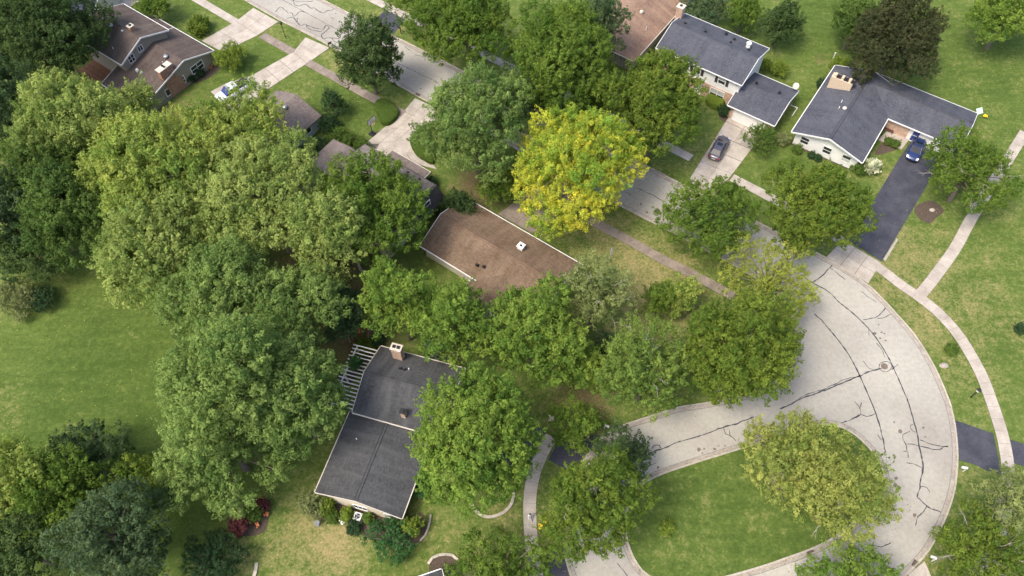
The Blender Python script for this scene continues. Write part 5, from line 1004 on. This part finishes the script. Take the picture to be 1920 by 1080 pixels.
# basketball hoop
t = thing('basketball_hoop', 'basketball hoop with white backboard beside the concrete driveway', 'basketball hoop', G(699, 252), math.radians(-37.5))
mb = MB(); mb.tube([(0, 0, 0), (0, 0, 2.4), (.35, 0, 3.0)], .06, 8); mb.build('pole', M['black_metal'], t); mb = MB(); mb.box(-.5, .35, -.4, .4, .02, .2); mb.build('base', M['black_metal'], t)
mb = MB(); mb.box(.40, .45, -.75, .75, 2.65, 3.55); bb = mb.build('backboard', M['white_paint'], t)
for a in ((.39, .46, -.78, .78, 2.60, 2.649), (.39, .46, -.78, .78, 3.551, 3.60), (.39, .46, -.80, -.751, 2.60, 3.60), (.39, .46, .751, .80, 2.60, 3.60)): mb = MB(); mb.box(*a); mb.build('frame', M['black_metal'], bb)
for a in ((.452, .458, -.3, .3, 3.15, 3.2), (.452, .458, -.3, .3, 2.78, 2.83), (.452, .458, -.3, -.25, 2.83, 3.15), (.452, .458, .25, .3, 2.83, 3.15)): mb = MB(); mb.box(*a); mb.build('target_square', M['black_metal'], bb)
rim = MB(); ring = [(.70+.23*math.cos(6.283*k/16), .23*math.sin(6.283*k/16), 2.80) for k in range(17)]; rim.tube(ring, .018, 5); ro = rim.build('rim', M['orange_cloth'], t)
net = MB()
for k in range(12): a0, a1 = 6.283*k/12, 6.283*(k+.5)/12; net.tube([(.70+.23*math.cos(a0), .23*math.sin(a0), 2.79), (.70+.12*math.cos(a1), .12*math.sin(a1), 2.40)], .012, 3)
net.build('net', M['white_paint'], ro)
# air conditioner
t = thing('air_conditioner', 'white air conditioner unit in front of the charcoal-roofed house gable', 'air conditioner', G(673, 972), math.radians(-18))
mb = MB(); mb.box(-.42, .42, -.42, .42, .05, .85); mb.build('cabinet', M['white_paint'], t); mb = MB(); mb.lathe([(.34, .851), (.34, .88), (.30, .885)], 20); gr = mb.build('fan_guard', M['grey_metal'], t); mb = MB(); mb.lathe([(.29, .886), (.29, .892), (.1, .90)], 20); mb.build('fan_well', M['black_metal'], gr)
for k in range(3):
    mb = MB(); a = 2.094*k; mb.hexa([(.05*math.cos(a), .05*math.sin(a), .901), (.27*math.cos(a), .27*math.sin(a), .901), (.27*math.cos(a+.5), .27*math.sin(a+.5), .905), (.05*math.cos(a+.9), .05*math.sin(a+.9), .905), (.05*math.cos(a), .05*math.sin(a), .911), (.27*math.cos(a), .27*math.sin(a), .911), (.27*math.cos(a+.5), .27*math.sin(a+.5), .915), (.05*math.cos(a+.9), .05*math.sin(a+.9), .915)]); mb.build('blade', M['grey_metal'], gr)
mb = MB(); mb.box(-.5, .5, -.5, .5, 0, .05); mb.build('pad', M['concrete'], t)
# bird bath
t = thing('bird_bath', 'grey bird bath on the dry lawn in front of the silvery bush', 'bird bath', G(597, 984)); mb = MB(); mb.lathe([(.22, 0), (.20, .06), (.08, .15), (.07, .6), (.12, .68)], 12); mb.build('pedestal', M['dark_stone'], t, True); mb = MB(); mb.lathe([(.12, .68), (.30, .74), (.32, .82), (.26, .80), (.05, .76)], 14); mb.build('basin', M['dark_stone'], t, True)
# small timber seating deck with two orange cushions
t = thing('seating_deck', 'small dark timber deck with a frame rail in the shade of the grove', 'deck', G(678, 630), math.radians(-3))
for k in range(9): mb = MB(); mb.box(-1.2, 1.2, -1.1+k*.24, -.88+k*.24, .2, .26); mb.build('deck_board', M['deck_wood'], t)
for x in (-1.2, 1.2):
    for y in (-1.0, 1.0): mb = MB(); mb.box(x-.05, x+.05, y-.05, y+.05, 0, 1.5); mb.build('post', M['grey_wood'], t)
for y in (1.0,): mb = MB(); mb.box(-1.25, 1.25, y-.05, y+.05, 1.5, 1.6); mb.build('rail', M['grey_wood'], t)
for x in (-1.2, 1.2): mb = MB(); mb.box(x-.05, x+.05, -1.05, .95, 1.5, 1.6); mb.build('rail', M['grey_wood'], t)
for k, x in enumerate((-.36, .36)):
    c = G(678, 630); s = thing('garden_chair', ('left' if k == 0 else 'right')+' orange-cushioned chair on the shaded timber deck', 'chair', (c[0]+x, c[1]+.3, .26), math.radians(-3), 'orange-cushioned chairs')
    mb = MB(); mb.box(-.28, .28, -.28, .28, .40, .50); mb.build('cushion', M['orange_cloth'], s); mb = MB(); mb.box(-.28, .28, .281, .36, .45, .95); mb.build('backrest', M['orange_cloth'], s)
    for a in (-.24, .24):
        for b in (-.24, .24): mb = MB(); mb.box(a-.03, a+.03, b-.03, b+.03, 0, .40); mb.build('leg', M['grey_wood'], s)
# flag by the half-dead tree
t = thing('garden_flag', 'pinkish white flag hanging from a thin pole on the dry lawn', 'flag', G(1141, 492)); mb = MB(); mb.tube([(0, 0, 0), (.15, .1, 3.2)], .025, 6); mb.build('pole', M['white_paint'], t)
mb = MB(); n = 6
for k in range(n+1):
    z = 3.1-k*.28; sw = .10*math.sin(k*1.3); mb.v += [(.15, .1, z), (.15+.28+sw*.5, .1+.25+sw, z-.15)]
mb.f = [(2*k, 2*k+1, 2*k+3, 2*k+2) for k in range(n)]; mb.build('cloth', M['cloth_white'], t)
# grey cross-shaped ornament
t = thing('garden_ornament', 'grey star-shaped stone ornament at the edge of the lush tree', 'ornament', G(1034, 787), .3); mb = MB()
mb.prism([(math.cos(6.283*k/8+.4)*(.62 if k % 2 == 0 else .2), math.sin(6.283*k/8+.4)*(.75 if k % 2 == 0 else .2)) for k in range(8)], .5, .62); mb.build('star_top', M['cap_stone'], t); mb = MB(); mb.lathe([(.22, 0), (.12, .1), (.10, .5)], 10); mb.build('pedestal', M['cap_stone'], t)
# flower clumps, stones, edging
def bloom(label, px, py, r, mat, n=14):
    t = thing('flower_clump', label, 'flowers', G(px, py)); g = MB(); 
    for k in range(n): a = random.uniform(0, 6.28); d = r*math.sqrt(random.random()); z = random.uniform(.25, .45); g.tube([(d*.5*math.cos(a), d*.5*math.sin(a), 0), (d*math.cos(a), d*math.sin(a), z)], .012, 3)
    g.build('stems', M['hedge_core'], t)
    for k in range(n): a = random.uniform(0, 6.28); d = r*math.sqrt(random.random()); z = random.uniform(.3, .5); f = MB(); f.lathe([(.02, z-.05), (.10, z), (.07, z+.06), (.01, z+.07)], 7, (d*math.cos(a), d*math.sin(a), 0)); f.build('bloom', M[mat], t)
bloom('yellow flower clump by the walker on the narrow sidewalk', 1013.5, 989, .28, 'yellow_plastic', 16); bloom('tiny yellow flower clump right of the larger one', 1021.5, 981, .14, 'yellow_plastic', 7)
bloom('orange-red flowers at the right rim of the soil bed', 501, 965, .28, 'orange_cloth'); bloom('orange-red flowers at the bottom of the soil bed', 483, 986, .25, 'orange_cloth'); bloom('orange-red flowers at the top of the soil bed', 496, 939, .25, 'orange_cloth'); bloom('white daisies beside the air conditioner', 644, 979, .35, 'white_paint', 10)
def boulder(label, px, py, r, mat='stone'):
    t = MB(); n1, n2 = 8, 5; rr = random.Random(int(px)); 
    for i in range(n2):
        ph = math.pi/2*i/(n2-1)
        for k in range(n1): th = 6.283*k/n1; q = r*rr.uniform(.8, 1.15)*math.cos(ph)+.01; t.v.append((q*math.cos(th), q*.75*math.sin(th), r*.7*math.sin(ph)*rr.uniform(.9, 1.1)))
    t.f = [(i*n1+k, i*n1+(k+1) % n1, (i+1)*n1+(k+1) % n1, (i+1)*n1+k) for i in range(n2-1) for k in range(n1)]
    o = t.build('boulder', M[mat], None, True); o.location = tuple(G(px, py)); tag(o, label, 'boulder')
boulder('pale boulder in the mulch ring beside the black driveway', 1748, 394, .38, 'stone'); boulder('flat pale stone on the verge inside the right sidewalk', 1770, 686, .55, 'stone'); boulder('grey stone seen through the lush tree', 862, 882, .6, 'stone'); boulder('small grey stone right of the one under the lush tree', 878, 877, .4, 'stone')
def edging(label, px, w=.32):
    P = smooth_line([G(*p) for p in px], .75); N = normals2(P); c = P[len(P)//2]; t = thing('stone_edging', label, 'edging', (c[0], c[1], 0))
    for i in range(len(P)-1):
        T = (P[i+1]-P[i])*.02; A, B, C, D = P[i]+T-N[i]*w/2-c, P[i+1]-T-N[i+1]*w/2-c, P[i+1]-T+N[i+1]*w/2-c, P[i]+T+N[i]*w/2-c; z = .2+random.uniform(-.02, .02); mb = MB(); mb.hexa([(*A, 0), (*B, 0), (*C, 0), (*D, 0), (*A, z), (*B, z), (*C, z), (*D, z)]); mb.build('edging_stone', M['stone'], t)
edging('curved stone edging round the foot of the lush tree', [(884, 945), (896, 962), (915, 970), (935, 966), (952, 955), (962, 938), (963, 918)]); edging('low stone edging along the bed right of the emerald bush', [(808, 965), (805, 985), (797, 1005), (788, 1015)], .2); edging('stone arc round the dark bed at the bottom edge', [(803, 1058), (812, 1046), (830, 1040), (850, 1042), (858, 1050)], .28); edging('pale stone strip at the bottom edge left of the dry lawn', [(482, 1055), (480, 1070), (476, 1085)], .35); edging('curved tan stone edging in the shade of the grove near the shake-roofed house', [(672, 490), (674, 502), (681, 512)], .35)
# tan kerb and bits behind the white ranch
o = MB().box(-.5, .5, -.02, .02, .05, .9).build('plastic_sheet', M['pale_green_plastic']); o.location = tuple(G(1838, 214)); o.rotation_euler = (-.9, 0, .3); tag(o, 'pale green plastic sheet behind the far corner of the white ranch', 'sheet')
bloom('yellow flowers behind the far corner of the white ranch', 1846, 221, .3, 'yellow_plastic', 10)
t = thing('drain_pipe', 'white bent drain pipe lying beside the garage end wall', 'pipe', G(1489, 208)); a, b, c_ = G(1482, 198), G(1495, 203), G(1485, 218); o_ = G(1489, 208)
mb = MB(); mb.tube([tuple(a-o_+[0, 0, .1]), tuple(b-o_+[0, 0, .1])], .07, 6); mb.build('pipe_run', M['white_paint'], t); mb = MB(); mb.tube([tuple(b-o_+[0, 0, .1]), tuple(c_-o_+[0, 0, .1])], .07, 6); mb.build('pipe_run', M['white_paint'], t)
t = thing('marker_post', 'thin white post on the brown patch behind the white ranch', 'post', G(1562, 110)); mb = MB(); mb.box(-.06, .06, -.06, .06, 0, 1.1); mb.build('post', M['white_paint'], t); mb = MB(); mb.box(-.09, .09, -.09, .09, 1.1, 1.16); mb.build('cap', M['white_paint'], t)
t = thing('plant_pot', 'orange terracotta planter at the corner of the split-level gable', 'planter', G(396, 127)); mb = MB(); mb.lathe([(.22, 0), (.30, .5), (.34, .5), (.34, .58), (.28, .58), (.26, .45)], 12); mb.build('pot', M['terracotta'], t); mb = MB(); mb.lathe([(.27, .46), (.15, .56), (.02, .60)], 10); mb.build('soil', M['mulch'], t)

# ------------------------------------------------------------------ the walker on the sidewalk
def person():
    c = G(994, 972); t = thing('person', 'person in a white top and blue trousers walking on the narrow sidewalk', 'person', (c[0], c[1], .055), math.radians(200))
    J = {'pel': (0, 0, .95), 'sp': (0, .0, 1.15), 'ch': (0, .02, 1.35), 'nk': (0, .03, 1.50), 'hd': (0, .05, 1.60), 'ht': (0, .05, 1.72)}
    E = [('pel', 'sp'), ('sp', 'ch'), ('ch', 'nk'), ('nk', 'hd'), ('hd', 'ht')]; Rd = {'pel': .15, 'sp': .13, 'ch': .16, 'nk': .06, 'hd': .10, 'ht': .08}
    for s, n, k in ((-1, 'l', .28), (1, 'r', -.22)):
        J.update({n+'hp': (s*.10, 0, .88), n+'kn': (s*.11, k*.45+.04, .49), n+'an': (s*.11, k, .09), n+'to': (s*.12, k+.17, .04), n+'sh': (s*.19, .02, 1.42), n+'el': (s*.25, -k*.35-.03, 1.14), n+'wr': (s*.24, -k*.8+.08, .94), n+'ha': (s*.23, -k*.9+.11, .86)})
        E += [('pel', n+'hp'), (n+'hp', n+'kn'), (n+'kn', n+'an'), (n+'an', n+'to'), ('ch', n+'sh'), (n+'sh', n+'el'), (n+'el', n+'wr'), (n+'wr', n+'ha')]
        Rd.update({n+'hp': .10, n+'kn': .065, n+'an': .045, n+'to': .04, n+'sh': .07, n+'el': .047, n+'wr': .03, n+'ha': .035})
    ks = list(J); me = bpy.data.meshes.new('body'); me.from_pydata([J[k] for k in ks], [(ks.index(a), ks.index(b)) for a, b in E], [])
    o = bpy.data.objects.new('body', me); COL.objects.link(o); o.parent = t; sk = o.modifiers.new('skin', 'SKIN')
    if not me.skin_vertices: me.attributes  # layer made with the modifier below
    try:
        bpy.context.view_layer.objects.active = o
        if not me.skin_vertices: bpy.ops.object.select_all(action='DESELECT'); o.select_set(True); bpy.ops.mesh.customdata_skin_add()
    except Exception as ex: print('skin', ex)
    for i, k in enumerate(ks): v = me.skin_vertices[0].data[i]; v.radius = (Rd[k], Rd[k]*.85); v.use_root = (k == 'pel')
    sb = o.modifiers.new('smooth', 'SUBSURF'); sb.levels = 1; sb.render_levels = 1
    m, n, l, b = nodes('walker_clothes'); co = n.new('ShaderNodeTexCoord'); sp = n.new('ShaderNodeSeparateXYZ'); l.new(co.outputs['Object'], sp.inputs[0])
    r = ramp(n, [(0.0, (.05, .04, .04)), (.045, (.08, .11, .26)), (.50, (.80, .80, .82)), (.80, (.48, .31, .22)), (.88, (.06, .04, .03))]); r.color_ramp.interpolation = 'CONSTANT'
    l.new(math_n(n, l, 'MULTIPLY', sp.outputs[2], 1/1.85), r.inputs[0]); l.new(r.outputs[0], b.inputs['Base Color']); b.inputs['Roughness'].default_value = .85; me.materials.append(m)
    mb = MB(); mb.lathe([(.085, 1.60), (.115, 1.66), (.10, 1.74), (.04, 1.79)], 10, (0, .03, 0)); mb.build('hair', M['hair'], t, True)
person()

# ------------------------------------------------------------------ fallen leaves on road, verge and lawns
def litter():
    rng = np.random.default_rng(5); P = []; C = []
    pal = np.array([(0.42, 0.33, 0.08), (0.30, 0.20, 0.08), (0.22, 0.13, 0.06), (0.45, 0.40, 0.16), (0.14, 0.09, 0.05)])
    def drop(c, r, n, z):
        a = rng.uniform(0, 6.283, n); d = r*np.sqrt(rng.random(n)); P.append(np.c_[c[0]+d*np.cos(a), c[1]+d*np.sin(a), np.full(n, z)])
    for px, py, r, n in ((1090, 370, 9, 1400), (1200, 350, 6, 500), (1120, 430, 6, 500), (1320, 440, 6, 250), (1520, 440, 6, 250), (1540, 960, 8, 600), (1660, 940, 3, 120), (1440, 560, 6, 300), (1210, 720, 7, 400), (1120, 560, 6, 400), (690, 150, 5, 200), (870, 260, 6, 250), (640, 1020, 7, 250), (900, 960, 8, 300), (1100, 980, 7, 250), (1700, 480, 8, 150), (1850, 500, 12, 200), (1830, 200, 14, 200), (170, 650, 14, 250), (1300, 960, 9, 160), (620, 180, 8, 200), (1840, 990, 7, 250)): drop(G(px, py), r, n, .028)
    for L, side in ((far, -1), (near, -1), (isl, -1 if _ar > 0 else 1)):
        n = 900; i = rng.integers(0, len(L)-1, n); N = normals2(L)[i]*side; P.append(np.c_[L[i]+N*np.abs(rng.normal(.28, .16, (n, 1)))+rng.normal(0, .5, (n, 1))*np.c_[-N[:, 1], N[:, 0]], np.full(n, .036)])
    P = np.concatenate(P); n = len(P); P[:, 2] += rng.uniform(0, .012, n); C = pal[rng.integers(0, len(pal), n)]*rng.uniform(.7, 1.2, (n, 1)); N = unit(np.c_[rng.normal(0, .25, (n, 2)), np.ones(n)])
    c = P.mean(0); c[2] = 0; o = leaf_mesh('fallen_leaves', P, N, rng.uniform(.05, .13, n), C, None); tag(o, 'scattered yellow and brown fallen leaves on kerbs, verges and lawns', 'leaves', kind='stuff')
litter()
